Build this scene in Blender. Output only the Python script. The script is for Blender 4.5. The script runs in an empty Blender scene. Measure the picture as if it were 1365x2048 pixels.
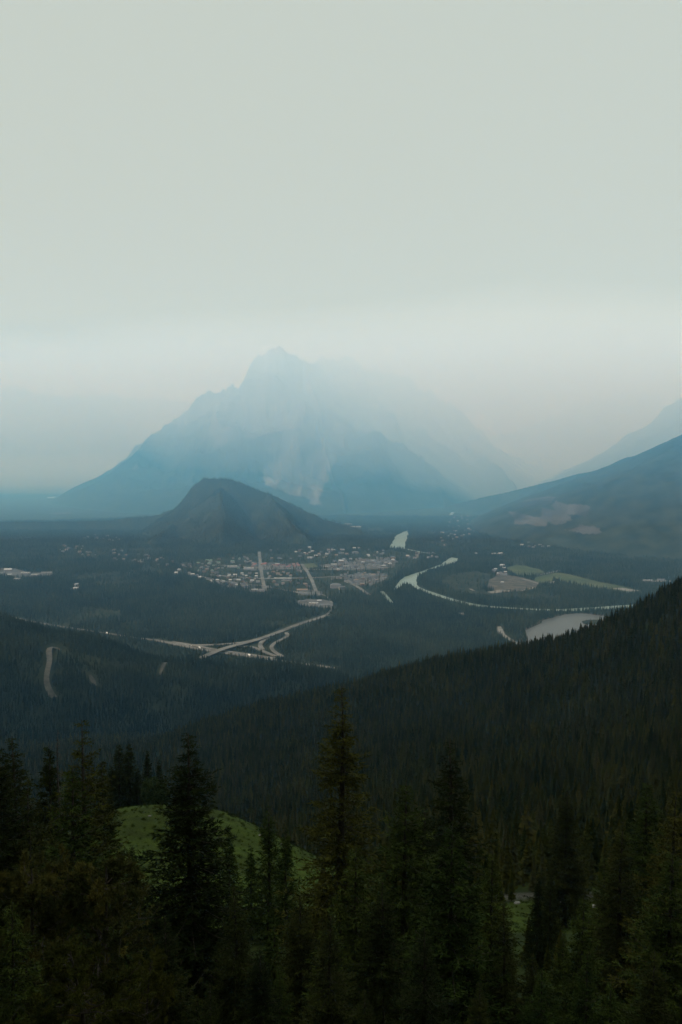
import bpy, math, random
import numpy as np
from mathutils import Vector, Matrix

rng = np.random.default_rng(7)
random.seed(7)
SC = bpy.context.scene
COL = SC.collection
R = math.radians

# ------------------------------------------------------------------ camera
F = 1750.0                       # focal length in photo pixels (2048 high)
PITCH = R(5.03)
cam_d = bpy.data.cameras.new('camera')
cam = bpy.data.objects.new('camera', cam_d)
COL.objects.link(cam)
cam.location = (0, 0, 0)
cam.rotation_euler = (R(90) - PITCH, 0, 0)
cam_d.sensor_fit = 'VERTICAL'
cam_d.sensor_height = 36
cam_d.lens = F / 2048 * 36
cam_d.clip_start = 0.5
cam_d.clip_end = 90000
SC.camera = cam

# ------------------------------------------------------------------ sky, sun, exposure
SUN_EL, SUN_AZ = R(27), R(-124)           # azimuth from +Y, negative = left
world = bpy.data.worlds.new('World')
SC.world = world
world.use_nodes = True
nt = world.node_tree
nt.nodes.clear()
sky = nt.nodes.new('ShaderNodeTexSky')
sky.sky_type = 'NISHITA'
sky.sun_disc = False
sky.sun_elevation = SUN_EL
sky.sun_rotation = SUN_AZ
sky.dust_density = 8
sky.air_density = 1.0
smoke_mix = nt.nodes.new('ShaderNodeMix')
smoke_mix.data_type = 'RGBA'
smoke_mix.inputs[0].default_value = 0.93
smoke_mix.inputs[7].default_value = (6.0, 6.65, 6.05, 1)     # flat smoke pall
bg = nt.nodes.new('ShaderNodeBackground')
bg.inputs[1].default_value = 0.10
wo = nt.nodes.new('ShaderNodeOutputWorld')
nt.links.new(sky.outputs[0], smoke_mix.inputs[6])
nt.links.new(smoke_mix.outputs[2], bg.inputs[0])
nt.links.new(bg.outputs[0], wo.inputs[0])

sun_d = bpy.data.lights.new('sun', 'SUN')
sun_d.energy = 4.2
sun_d.angle = R(5)
sun_d.color = (1.0, 0.97, 0.92)
sun = bpy.data.objects.new('sun', sun_d)
COL.objects.link(sun)
sd = Vector((math.sin(SUN_AZ) * math.cos(SUN_EL), math.cos(SUN_AZ) * math.cos(SUN_EL), math.sin(SUN_EL)))
sun.rotation_euler = sd.to_track_quat('Z', 'Y').to_euler()

SC.view_settings.view_transform = 'Standard'
SC.view_settings.look = 'None'
SC.view_settings.gamma = 1
SC.view_settings.exposure = 0.0
SC.view_settings.use_curve_mapping = False
SC.cycles.use_denoising = True
SC.cycles.max_bounces = 8
SC.cycles.diffuse_bounces = 2
SC.cycles.glossy_bounces = 2
SC.cycles.volume_bounces = 5
SC.cycles.transparent_max_bounces = 8

HAZE_DENSITY, HAZE_COLOR = 6.0e-5, (0.27, 0.62, 1.0)
SMOKE_DENSITY, SMOKE_COLOR = 5.0e-4, (0.80, 0.88, 0.90)
BLUE_DENSITY, BLUE_COLOR = 3.0e-4, (0.15, 0.54, 1.0)
LOW_DENSITY, LOW_COLOR = 2.6e-4, (0.72, 0.92, 1.0)
SMOKE2_DENSITY, SMOKE2_COLOR = 1.0e-4, (1.0, 0.98, 0.90)

# ------------------------------------------------------------------ geometry helpers
VALLEY = -640.0
cp, sp = math.cos(PITCH), math.sin(PITCH)

def ray(px, py):
    """direction through a photo pixel, scaled so that forward (y) = 1"""
    a = (np.asarray(px, float) - 682.5) / F
    b = (1024.0 - np.asarray(py, float)) / F
    dy = cp + b * sp
    dz = -sp + b * cp
    return a / dy, dz / dy

def at(px, py, d):
    dx, dz = ray(px, py)
    return np.array([dx * d, d, dz * d]) if np.isscalar(d) or np.ndim(d) == 0 else np.stack([dx * d, d, dz * d], -1)

def on_floor(px, py, z=VALLEY):
    dx, dz = ray(px, py)
    d = z / dz
    return np.array([dx * d, d])

def to_px(x, y, z):
    zc = y * cp - z * sp
    yc = y * sp + z * cp
    return 682.5 + F * x / zc, 1024 - F * yc / zc

def vnoise(x, y, seed=0):
    xi = np.floor(x).astype(np.int64); yi = np.floor(y).astype(np.int64)
    fx = x - xi; fy = y - yi
    fx = fx * fx * fx * (fx * (fx * 6 - 15) + 10); fy = fy * fy * fy * (fy * (fy * 6 - 15) + 10)
    def h(a, b):
        n = (a * 374761393 + b * 668265263 + seed * 1442695041) & 0xffffffff
        n = ((n ^ (n >> 13)) * 1274126177) & 0xffffffff
        n = n ^ (n >> 16)
        return (n & 0xffff) / 32767.5 - 1
    a = h(xi, yi); b = h(xi + 1, yi); c = h(xi, yi + 1); d = h(xi + 1, yi + 1)
    return (a * (1 - fx) + b * fx) * (1 - fy) + (c * (1 - fx) + d * fx) * fy

def fbm(x, y, scale, octaves=4, seed=0, ridged=False):
    t = 0; a = 1.0; s = 0.0
    for o in range(octaves):
        v = vnoise(x / scale, y / scale, seed + o * 17)
        if ridged: v = 1 - 2 * np.abs(v)
        t = t + a * v; s += a; a *= 0.5; scale *= 0.5
        x = x + 31.7; y = y - 17.3
    return t / s

def sstep(a, b, x):
    t = np.clip((x - a) / (b - a), 0, 1)
    return t * t * (3 - 2 * t)

# ------------------------------------------------------------------ terrain heights
CP = []          # control points: azimuth, log r, z
def addw(x, y, z): CP.append((math.atan2(x, y), math.log(math.hypot(x, y)), z))
def addp(px, py, d, dz=0.0):
    p = at(px, py, float(d)); addw(p[0], p[1], p[2] + dz)
def addr(az, r, z): addw(math.sin(R(az)) * r, math.cos(R(az)) * r, z)

for az in (-60, -30, -10, 10, 30, 60):
    addr(az, 3, -5.5); addr(az, 14, -13); addr(az, 28, -22.5)
for az in (-20, -10, 0, 10, 20):
    addr(az, 45, -33); addr(az, 75, -46)
# grassy knoll
for p in ((215,1615,185),(330,1606,192),(430,1618,192),(520,1652,188),(620,1698,182),
          (300,1680,152),(250,1745,125),(420,1742,128),(600,1770,135)): addp(*p)
for p in ((215,1615,260),(400,1640,270),(560,1700,270)): addp(p[0], p[1], p[2], -28)
# lower right clearing and shelf
for p in ((1000,1815,135),(1100,1830,128),(1200,1818,135),(1100,1765,160)): addp(*p)
C = -8
for p in ((1100,1650,280),(900,1650,300),(700,1640,430),(1300,1650,230),(1365,1500,400),(1100,1500,520),(900,1500,640),
          (700,1500,780),(500,1500,1000),(500,1600,720),(400,1500,1120),(1365,1300,750),(1100,1400,800),(900,1400,950),(700,1420,1150),
          (1365,1188,1100),(1240,1266,1150),(1130,1308,1200),(1000,1323,1250),(850,1331,1300),(750,1353,1350),(650,1387,1400),
          (500,1431,1450),(400,1450,1450),(250,1489,1450),(60,1507,1450)): addp(p[0], p[1], p[2], C)
for p in ((1365,1160,1400,-190),(1240,1230,1450,-190),(1130,1275,1480,-180),(1000,1295,1540,-170),(850,1310,1580,-160),(750,1335,1600,-150),
          (650,1380,1650,-120),(500,1425,1650,-70),(400,1440,1650,-55),(900,1310,2000,-150),(1200,1260,1900,-170),(1365,1200,1900,-200)): addp(*p)
# lower hill on the left in front of the highway
for p in ((60,1480,1650),(250,1470,1650),(100,1450,1750),(300,1440,1800),(100,1350,2000),(300,1370,2000),(500,1385,1980),(0,1228,2350),(200,1270,2300),(400,1318,2230),
          (560,1328,2260),(650,1343,2280)): addp(p[0], p[1], p[2], C)
for p in ((0,1228,2600),(200,1270,2500),(400,1318,2420),(560,1330,2400),(650,1343,2420)): addp(p[0], p[1], p[2], -70)
for az, r, z in ((-32,50,-30),(-32,150,-80),(-32,400,-190),(-32,1000,-390),(-32,1600,-560),(-32,2250,-470),(-32,2700,-600),
                 (-55,50,-26),(-55,150,-60),(-55,400,-130),(-55,1000,-250),(-55,1600,-400),(-55,2700,-600),
                 (30,50,-28),(30,150,-58),(30,400,-95),(30,1000,-60),(30,1600,-200),(30,2400,-560),
                 (55,50,-18),(55,150,-25),(55,400,-10),(55,1000,60),(55,1600,-60),(55,2700,-500)): addr(az, r, z)
for az in (-50, -25, 0, 25, 50): addr(az, 3100, -700)
CP = np.array(CP)
def _k(r2): return 0.5 * r2 * np.log(r2 + 1e-9)
def tps_fit(P):
    s = np.stack([P[:, 0] * 2.0, P[:, 1]], 1); n = len(s)
    d2 = ((s[:, None] - s[None]) ** 2).sum(-1)
    A = np.zeros((n + 3, n + 3)); A[:n, :n] = _k(d2) + 1e-4 * np.eye(n)
    A[:n, n] = 1; A[:n, n + 1:] = s; A[n:, :n] = A[:n, n:].T
    b = np.zeros(n + 3); b[:n] = P[:, 2]
    return s, np.linalg.solve(A, b)
TS, TW = tps_fit(CP)
def tps(az, lr):
    q0 = np.asarray(az).ravel() * 2.0; q1 = np.asarray(lr).ravel()
    out = TW[-3] + TW[-2] * q0 + TW[-1] * q1
    for i in range(len(TS)):
        out = out + TW[i] * _k((q0 - TS[i, 0]) ** 2 + (q1 - TS[i, 1]) ** 2)
    return out.reshape(np.shape(az))

def seg_ridge(X, Y, pts, prof):
    """height field of a ridge line: best of (ridge height - falloff(distance))"""
    best = np.full(X.shape, -1e9)
    for (a, b) in zip(pts[:-1], pts[1:]):
        ab = b[:2] - a[:2]; L2 = (ab ** 2).sum()
        t = np.clip(((X - a[0]) * ab[0] + (Y - a[1]) * ab[1]) / L2, 0, 1)
        dd = np.hypot(X - (a[0] + t * ab[0]), Y - (a[1] + t * ab[1]))
        best = np.maximum(best, a[2] + t * (b[2] - a[2]) - prof(dd))
    return best

TUN = np.array([at(*p) for p in ((-300,1043,5900.),(0,1044,5900.),(200,1042,5900.),(320,1031,5900.),(350,1017,5880.),(372,993,5850.),(396,965,5800.),(408,957,5780.),(462,958,5760.),
                                 (500,973,5750.),(545,990,5720.),(600,1016,5700.),(650,1040,5650.),(720,1058,5600.))])
TUN_SPURS = [np.array([at(*p) for p in q]) for q in (((440,978,5640.),(450,1030,5350.),(440,1075,5080.)), ((540,990,5700.),(580,1040,5350.),(610,1075,5100.)), ((360,1020,5850.),(340,1060,5400.),(300,1080,5100.)))]
def h_tunnel(X, Y):
    w = fbm(X, Y, 260, 3, 5) * 60
    w = w * 0.3
    h = seg_ridge(X + w, Y + w * 0.5, TUN, lambda d: 0.62 * d + 95 * (1 - np.exp(-(d / 110.) ** 2)))
    for S_ in TUN_SPURS: h = np.maximum(h, seg_ridge(X + w, Y, S_, lambda d: 0.55 * d + 40 * (1 - np.exp(-(d / 120.) ** 1.5))))
    return h + 9 * fbm(X, Y, 120, 4, 9, True) * sstep(-640, -500, h)

def height(X, Y):
    X = np.asarray(X, float); Y = np.asarray(Y, float)
    az = np.arctan2(X, Y); r = np.maximum(np.hypot(X, Y), 3.0)
    azc = np.clip(az, -R(62), R(62))
    f = tps(azc, np.log(np.minimum(r, 3300)))
    f = np.where(r > 3000, VALLEY - 30, f)
    f = f + fbm(X, Y, 90, 4, 3) * np.clip(r / 60, 0.1, 5.5) * (1 - 0.6 * sstep(-590, -625, f))
    f = np.where(r < 260, f + fbm(X, Y, 14, 3, 21) * 0.5, f)
    back = -5.5 + 0.88 * np.maximum(r - 4, 0)
    back = np.minimum(back, 1150) + fbm(X, Y, 300, 4, 31, True) * np.clip(r / 12, 0, 60)  # unseen mountain behind the camera, raised so that it shades the foreground
    back = np.where(r > 1900, np.maximum(back - (r - 1900) * 0.45, VALLEY), back)
    w = np.where(az < 0, sstep(R(48), R(82), np.abs(az)), sstep(R(58), R(100), np.abs(az)))  # unseen left flank drawn forward to keep the sun off the near ridge
    z = f * (1 - w) + back * w
    # soft meeting with the flat valley floor
    z = np.maximum(z, VALLEY)
    return np.maximum(z, np.where(np.abs(Y - 5600) < 2500, h_tunnel(X, Y), VALLEY))

def mesh_from(name, V, faces, mats=(), smooth=False, fmat=None):
    me = bpy.data.meshes.new(name)
    V = np.asarray(V, np.float32)
    me.vertices.add(len(V)); me.vertices.foreach_set('co', V.ravel())
    if isinstance(faces, np.ndarray):
        n, k = faces.shape
        tot = np.full(n, k, np.int32); idx = faces.ravel().astype(np.int32)
    else:
        tot = np.array([len(f) for f in faces], np.int32); idx = np.array([i for f in faces for i in f], np.int32)
    me.loops.add(len(idx)); me.loops.foreach_set('vertex_index', idx)
    me.polygons.add(len(tot))
    st = np.concatenate([[0], np.cumsum(tot)[:-1]]).astype(np.int32)
    me.polygons.foreach_set('loop_start', st)
    try: me.polygons.foreach_set('loop_total', tot)
    except Exception: pass
    for m in mats: me.materials.append(m)
    if fmat is not None: me.polygons.foreach_set('material_index', np.asarray(fmat, np.int32))
    me.polygons.foreach_set('use_smooth', np.full(len(tot), smooth, bool))
    me.update(calc_edges=True)
    me.validate()
    return me

def link(name, me, parent=None, loc=None, **props):
    o = bpy.data.objects.new(name, me); COL.objects.link(o)
    if parent is not None: o.parent = parent
    if loc is not None: o.location = loc
    for k, v in props.items(): o[k] = v
    return o

def thing(name, label, cat, loc, group=None, rz=0.0, scale=(1, 1, 1)):
    o = bpy.data.objects.new(name, None); COL.objects.link(o)
    o.empty_display_size = 0.5
    o.location = loc; o.rotation_euler = (0, 0, rz); o.scale = scale
    o['label'] = label; o['category'] = cat
    if group: o['group'] = group
    return o

# ------------------------------------------------------------------ materials
def material(name, rough=0.9, spec=0.2):
    m = bpy.data.materials.new(name); m.use_nodes = True
    b = m.node_tree.nodes['Principled BSDF']
    b.inputs['Roughness'].default_value = rough
    b.inputs['Specular IOR Level'].default_value = spec
    return m, m.node_tree, b

def noise_mat(name, c1, c2, scale, rough=0.9, detail=6, lo=0.35, hi=0.65, c3=None, big=None, bump=None, spec=0.2, objrand=0.0, coord='Position'):
    m, t, b = material(name, rough, spec)
    N = t.nodes; L = t.links
    geo = N.new('ShaderNodeNewGeometry')
    def nz(s, d=detail):
        n = N.new('ShaderNodeTexNoise'); n.inputs['Scale'].default_value = s; n.inputs['Detail'].default_value = d
        L.new(geo.outputs['Position'], n.inputs['Vector']); return n
    def ramp(src, a, bb, lo, hi):
        r = N.new('ShaderNodeValToRGB'); r.color_ramp.elements[0].position = lo; r.color_ramp.elements[1].position = hi
        r.color_ramp.elements[0].color = (*a, 1); r.color_ramp.elements[1].color = (*bb, 1)
        L.new(src, r.inputs[0]); return r
    n1 = nz(scale)
    col = ramp(n1.outputs[0], c1, c2, lo, hi).outputs[0]
    if c3 is not None:
        n2 = nz(big, 3)
        f = ramp(n2.outputs[0], (0, 0, 0), (1, 1, 1), 0.45, 0.6)
        mx = N.new('ShaderNodeMix'); mx.data_type = 'RGBA'
        L.new(f.outputs[0], mx.inputs[0]); L.new(col, mx.inputs[6]); mx.inputs[7].default_value = (*c3, 1)
        col = mx.outputs[2]
    if objrand:
        oi = N.new('ShaderNodeObjectInfo')
        hs = N.new('ShaderNodeHueSaturation')
        mr = N.new('ShaderNodeMapRange'); mr.inputs[3].default_value = 1 - objrand; mr.inputs[4].default_value = 1 + objrand
        L.new(oi.outputs['Random'], mr.inputs[0]); L.new(mr.outputs[0], hs.inputs['Value'])
        mr2 = N.new('ShaderNodeMapRange'); mr2.inputs[3].default_value = 0.5 + objrand * 0.10; mr2.inputs[4].default_value = 0.5 - objrand * 0.06
        L.new(oi.outputs['Random'], mr2.inputs[0]); L.new(mr2.outputs[0], hs.inputs['Hue'])
        L.new(col, hs.inputs['Color']); col = hs.outputs[0]
    L.new(col, b.inputs['Base Color'])
    if bump:
        bn = N.new('ShaderNodeBump'); bn.inputs['Distance'].default_value = bump[1]; bn.inputs['Strength'].default_value = 0.8
        n3 = nz(bump[0], 5); L.new(n3.outputs[0], bn.inputs['Height']); L.new(bn.outputs[0], b.inputs['Normal'])
    return m

M = {}
M['needle_dark'] = noise_mat('needle_dark', (0.016, 0.022, 0.005), (0.044, 0.053, 0.010), 1.1, 0.85, objrand=0.3, spec=0.1)
M['needle_green'] = noise_mat('needle_green', (0.027, 0.040, 0.008), (0.080, 0.104, 0.018), 1.3, 0.85, objrand=0.25, spec=0.1)
M['needle_olive'] = noise_mat('needle_olive', (0.034, 0.037, 0.006), (0.092, 0.092, 0.014), 1.2, 0.85, objrand=0.25, spec=0.1)
M['needle_yellow'] = noise_mat('needle_yellow', (0.045, 0.052, 0.014), (0.14, 0.118, 0.024), 0.9, 0.85, spec=0.1, lo=0.42, hi=0.68)
M['needle_far'] = noise_mat('needle_far', (0.033, 0.036, 0.008), (0.070, 0.068, 0.014), 0.02, 0.95, objrand=0.45, spec=0.0)
M['needle_far2'] = noise_mat('needle_far2', (0.034, 0.037, 0.013), (0.066, 0.062, 0.022), 0.02, 0.95, objrand=0.3, spec=0.0)
M['needle_valley'] = noise_mat('needle_valley', (0.014, 0.022, 0.013), (0.031, 0.039, 0.020), 0.006, 0.95, objrand=0.35, spec=0.0)
M['leaf'] = noise_mat('leaf', (0.03, 0.05, 0.015), (0.07, 0.095, 0.03), 1.0, 0.8, spec=0.1)
M['bark'] = noise_mat('bark', (0.035, 0.028, 0.022), (0.10, 0.085, 0.07), 9.0, 0.95)
M['dead_wood'] = noise_mat('dead_wood', (0.06, 0.053, 0.045), (0.13, 0.115, 0.10), 7.0, 0.9)
M['asphalt'] = noise_mat('asphalt', (0.09, 0.088, 0.082), (0.17, 0.165, 0.15), 0.02, 0.9)
M['gravel'] = noise_mat('gravel', (0.13, 0.125, 0.11), (0.24, 0.23, 0.21), 0.08, 0.95)
M['track'] = noise_mat('track', (0.055, 0.052, 0.042), (0.10, 0.095, 0.08), 0.06, 0.95)
M['paving'] = noise_mat('paving', (0.05, 0.052, 0.05), (0.12, 0.12, 0.115), 0.012, 0.95, lo=0.3, hi=0.7)
M['meadow'] = noise_mat('meadow', (0.030, 0.046, 0.018), (0.052, 0.072, 0.028), 0.008, 0.95, c3=(0.07, 0.08, 0.035), big=0.004)
M['dry'] = noise_mat('dry', (0.035, 0.035, 0.024), (0.10, 0.085, 0.066), 0.03, 0.95)
M['stone'] = noise_mat('stone', (0.20, 0.19, 0.17), (0.36, 0.34, 0.31), 2.0, 0.9)

def water_mat(name, deep, rough):
    m, t, b = material(name, rough, 0.5)
    b.inputs['Base Color'].default_value = (*deep, 1)
    b.inputs['IOR'].default_value = 1.333
    geo = t.nodes.new('ShaderNodeNewGeometry'); n = t.nodes.new('ShaderNodeTexNoise'); n.inputs['Scale'].default_value = 0.05; n.inputs['Detail'].default_value = 3
    t.links.new(geo.outputs['Position'], n.inputs['Vector'])
    bp = t.nodes.new('ShaderNodeBump'); bp.inputs['Distance'].default_value = 0.25; bp.inputs['Strength'].default_value = 0.4
    t.links.new(n.outputs[0], bp.inputs['Height']); t.links.new(bp.outputs[0], b.inputs['Normal'])
    return m
M['river'] = water_mat('river', (0.16, 0.22, 0.18), 0.28)
M['lake'] = water_mat('lake', (0.06, 0.062, 0.055), 0.34)

def ground_mat():
    m, t, b = material('ground', 0.97, 0.1)
    N = t.nodes; L = t.links
    geo = N.new('ShaderNodeNewGeometry')
    def nz(s, d=5):
        n = N.new('ShaderNodeTexNoise'); n.inputs['Scale'].default_value = s; n.inputs['Detail'].default_value = d
        L.new(geo.outputs['Position'], n.inputs['Vector']); return n.outputs[0]
    def ramp(src, a, c, lo, hi):
        r = N.new('ShaderNodeValToRGB'); r.color_ramp.elements[0].position = lo; r.color_ramp.elements[1].position = hi
        r.color_ramp.elements[0].color = (*a, 1); r.color_ramp.elements[1].color = (*c, 1); L.new(src, r.inputs[0]); return r.outputs[0]
    def mix(f, a, c):
        x = N.new('ShaderNodeMix'); x.data_type = 'RGBA'; L.new(f, x.inputs[0]); L.new(a, x.inputs[6]); L.new(c, x.inputs[7]); return x.outputs[2]
    floor = ramp(nz(0.012, 8), (0.013, 0.019, 0.011), (0.032, 0.038, 0.020), 0.35, 0.65)
    grass1 = ramp(nz(0.35, 6), (0.044, 0.066, 0.008), (0.072, 0.108, 0.012), 0.35, 0.65)
    grass2 = ramp(nz(0.06, 3), (0.70, 0.66, 0.6), (1.0, 1.0, 1.0), 0.4, 0.6)
    mm = N.new('ShaderNodeMix'); mm.data_type = 'RGBA'; mm.blend_type = 'MULTIPLY'; mm.inputs[0].default_value = 1
    L.new(grass1, mm.inputs[6]); L.new(grass2, mm.inputs[7])
    at_ = N.new('ShaderNodeAttribute'); at_.attribute_name = 'grass'
    col = mix(at_.outputs['Fac'], floor, mm.outputs[2])
    gv = ramp(nz(3.0, 4), (0.04, 0.037, 0.03), (0.15, 0.14, 0.12), 0.35, 0.65)
    at2 = N.new('ShaderNodeAttribute'); at2.attribute_name = 'bare'
    col = mix(at2.outputs['Fac'], col, gv)
    L.new(col, b.inputs['Base Color'])
    bn = N.new('ShaderNodeBump'); bn.inputs['Distance'].default_value = 0.25
    L.new(nz(2.5, 5), bn.inputs['Height']); L.new(bn.outputs[0], b.inputs['Normal'])
    return m
M['ground'] = ground_mat()

def mountain_mat(name, forest_top, scale=1.0, rk=1.0):
    m, t, b = material(name, 0.97, 0.05)
    N = t.nodes; L = t.links
    geo = N.new('ShaderNodeNewGeometry')
    mp = N.new('ShaderNodeMapping'); mp.inputs['Scale'].default_value = (0.006 * scale, 0.002 * scale, 0.0014 * scale)
    L.new(geo.outputs['Position'], mp.inputs['Vector'])
    n = N.new('ShaderNodeTexNoise'); n.inputs['Scale'].default_value = 1; n.inputs['Detail'].default_value = 8; n.inputs['Distortion'].default_value = 0.6
    L.new(mp.outputs[0], n.inputs['Vector'])
    rock = N.new('ShaderNodeValToRGB'); rock.color_ramp.elements[0].position = 0.35; rock.color_ramp.elements[1].position = 0.68
    rock.color_ramp.elements[0].color = (0.05 * rk, 0.054 * rk, 0.055 * rk, 1); rock.color_ramp.elements[1].color = (0.20 * rk, 0.205 * rk, 0.205 * rk, 1)
    L.new(n.outputs[0], rock.inputs[0])
    n2 = N.new('ShaderNodeTexNoise'); n2.inputs['Scale'].default_value = 0.01; n2.inputs['Detail'].default_value = 8
    L.new(geo.outputs['Position'], n2.inputs['Vector'])
    fo = N.new('ShaderNodeValToRGB'); fo.color_ramp.elements[0].color = (0.010, 0.016, 0.011, 1); fo.color_ramp.elements[1].color = (0.030, 0.037, 0.024, 1)
    fo.color_ramp.elements[0].position = 0.35; fo.color_ramp.elements[1].position = 0.65
    L.new(n2.outputs[0], fo.inputs[0])
    sx = N.new('ShaderNodeSeparateXYZ'); L.new(geo.outputs['Position'], sx.inputs[0])
    mr = N.new('ShaderNodeMapRange'); mr.inputs[1].default_value = forest_top - 350; mr.inputs[2].default_value = forest_top + 350
    L.new(sx.outputs[2], mr.inputs[0])
    n3 = N.new('ShaderNodeTexNoise'); n3.inputs['Scale'].default_value = 0.0022; n3.inputs['Detail'].default_value = 7; n3.inputs['Distortion'].default_value = 0.8
    L.new(geo.outputs['Position'], n3.inputs['Vector'])
    ad = N.new('ShaderNodeMath'); ad.operation = 'MULTIPLY_ADD'; ad.inputs[1].default_value = 2.4; L.new(n3.outputs[0], ad.inputs[0])
    sb = N.new('ShaderNodeMath'); sb.operation = 'SUBTRACT'; sb.inputs[1].default_value = 1.2
    L.new(mr.outputs[0], ad.inputs[2]); L.new(ad.outputs[0], sb.inputs[0])
    a2 = N.new('ShaderNodeAttribute'); a2.attribute_name = 'bare'
    mxx = N.new('ShaderNodeMath'); mxx.operation = 'MULTIPLY_ADD'; mxx.inputs[1].default_value = 1.6; mxx.use_clamp = True
    L.new(a2.outputs['Fac'], mxx.inputs[0]); L.new(sb.outputs[0], mxx.inputs[2])
    rp = N.new('ShaderNodeValToRGB'); rp.color_ramp.elements[0].position = 0.42; rp.color_ramp.elements[1].position = 0.6
    L.new(mxx.outputs[0], rp.inputs[0])
    mx = N.new('ShaderNodeMix'); mx.data_type = 'RGBA'
    L.new(rp.outputs[0], mx.inputs[0]); L.new(fo.outputs[0], mx.inputs[6]); L.new(rock.outputs[0], mx.inputs[7])
    L.new(mx.outputs[2], b.inputs['Base Color'])
    return m
M['mountain'] = mountain_mat('mountain_rock', 150)
M['mountain_low'] = mountain_mat('mountain_wooded', 900, rk=0.48)

# ------------------------------------------------------------------ polygon masks
def in_poly(px, py, poly):
    poly = np.asarray(poly, float); c = np.zeros(np.shape(px), bool); j = len(poly) - 1
    for i in range(len(poly)):
        xi, yi = poly[i]; xj, yj = poly[j]
        k = ((yi > py) != (yj > py)) & (px < (xj - xi) * (py - yi) / (yj - yi + 1e-12) + xi)
        c ^= k; j = i
    return c
def floor_poly(p): return np.array([on_floor(*q) for q in p])

def seg_dist(X, Y, pts):
    best = np.full(np.shape(X), 1e9)
    for a, b in zip(pts[:-1], pts[1:]):
        ab = b - a; t = np.clip(((X - a[0]) * ab[0] + (Y - a[1]) * ab[1]) / ((ab ** 2).sum() + 1e-9), 0, 1)
        best = np.minimum(best, np.hypot(X - a[0] - t * ab[0], Y - a[1] - t * ab[1]))
    return best

# ------------------------------------------------------------------ ground sheet
def drop(px, py, d0=20.0, d1=4000.0, n=900):
    """where the ray through a pixel meets the terrain"""
    dx, dz = ray(px, py); d = np.geomspace(d0, d1, n)
    g = height(dx * d, d); k = np.argmax(dz * d <= g)
    return np.array([dx * d[k], d[k], g[k]])

KNOLL = np.array([at(*p)[:2] for p in ((170,1640,165.),(212,1612,196.),(330,1600,206.),(450,1610,206.),(560,1660,204.),(640,1705,196.),(680,1740,160.),(640,1850,92.),(480,1900,82.),(300,1880,84.),(170,1800,100.),(140,1700,140.))])
CLEAR = np.array([at(*p)[:2] for p in ((960,1818,139.),(1050,1800,147.),(1150,1805,145.),(1240,1812,143.),(1230,1880,112.),(1130,1920,105.),(1020,1900,108.),(960,1860,120.))])
BANK = np.array([at(*p)[:2] for p in ((940,1806,146.),(1010,1796,150.),(1100,1800,148.),(1180,1800,148.),(1240,1815,140.))])

def build_ground():
    r = [2.0]
    while r[-1] < 420: r.append(r[-1] * 1.017)
    while r[-1] < 2900: r.append(r[-1] * 1.016)
    while r[-1] < 4750: r.append(r[-1] * 1.022)
    while r[-1] < 6350: r.append(r[-1] + 12)
    while r[-1] < 7200: r.append(r[-1] + 60)
    while r[-1] < 27000: r.append(r[-1] * 1.08)
    r = np.array(r)
    az = np.concatenate([np.linspace(-180, -34, 60)[:-1], np.linspace(-34, 34, 421), np.linspace(34, 180, 60)[1:-1]])
    A, Rr = np.meshgrid(np.radians(az), r)
    X = np.sin(A) * Rr; Y = np.cos(A) * Rr
    Z = height(X, Y)
    nr, na = X.shape
    V = np.stack([X, Y, Z], -1).reshape(-1, 3)
    i = np.arange(nr - 1)[:, None]; j = np.arange(na)[None]; j2 = (j + 1) % na
    Fc = np.stack([i * na + j, i * na + j2, (i + 1) * na + j2, (i + 1) * na + j], -1).reshape(-1, 4)[:, ::-1]
    me = mesh_from('ground', V, Fc, [M['ground']], smooth=True)
    wob = fbm(V[:, 0], V[:, 1], 9, 3, 77) * 4
    gx, gy = V[:, 0] + wob, V[:, 1] + wob
    g = in_poly(gx, gy, KNOLL) | in_poly(gx, gy, CLEAR)
    far = (V[:, 1] > 230) & (V[:, 1] < 900) & (fbm(V[:, 0], V[:, 1], 70, 3, 91) > 0.42)
    bare = np.clip(1.3 - seg_dist(gx, gy, BANK) / 3.0, 0, 1)
    lay = np.clip(g * 1.0 + far * 0.5, 0, 1)
    rr_ = np.hypot(V[:, 0], V[:, 1]); lay = np.maximum(lay, 0.5 * (rr_ < 235) * sstep(-0.9, -0.3, fbm(V[:, 0], V[:, 1], 12, 3, 13)))
    a = me.attributes.new('grass', 'FLOAT', 'POINT'); a.data.foreach_set('value', lay.astype(np.float32))
    a = me.attributes.new('bare', 'FLOAT', 'POINT'); a.data.foreach_set('value', bare.astype(np.float32))
    link('ground', me, kind='structure')
build_ground()

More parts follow.
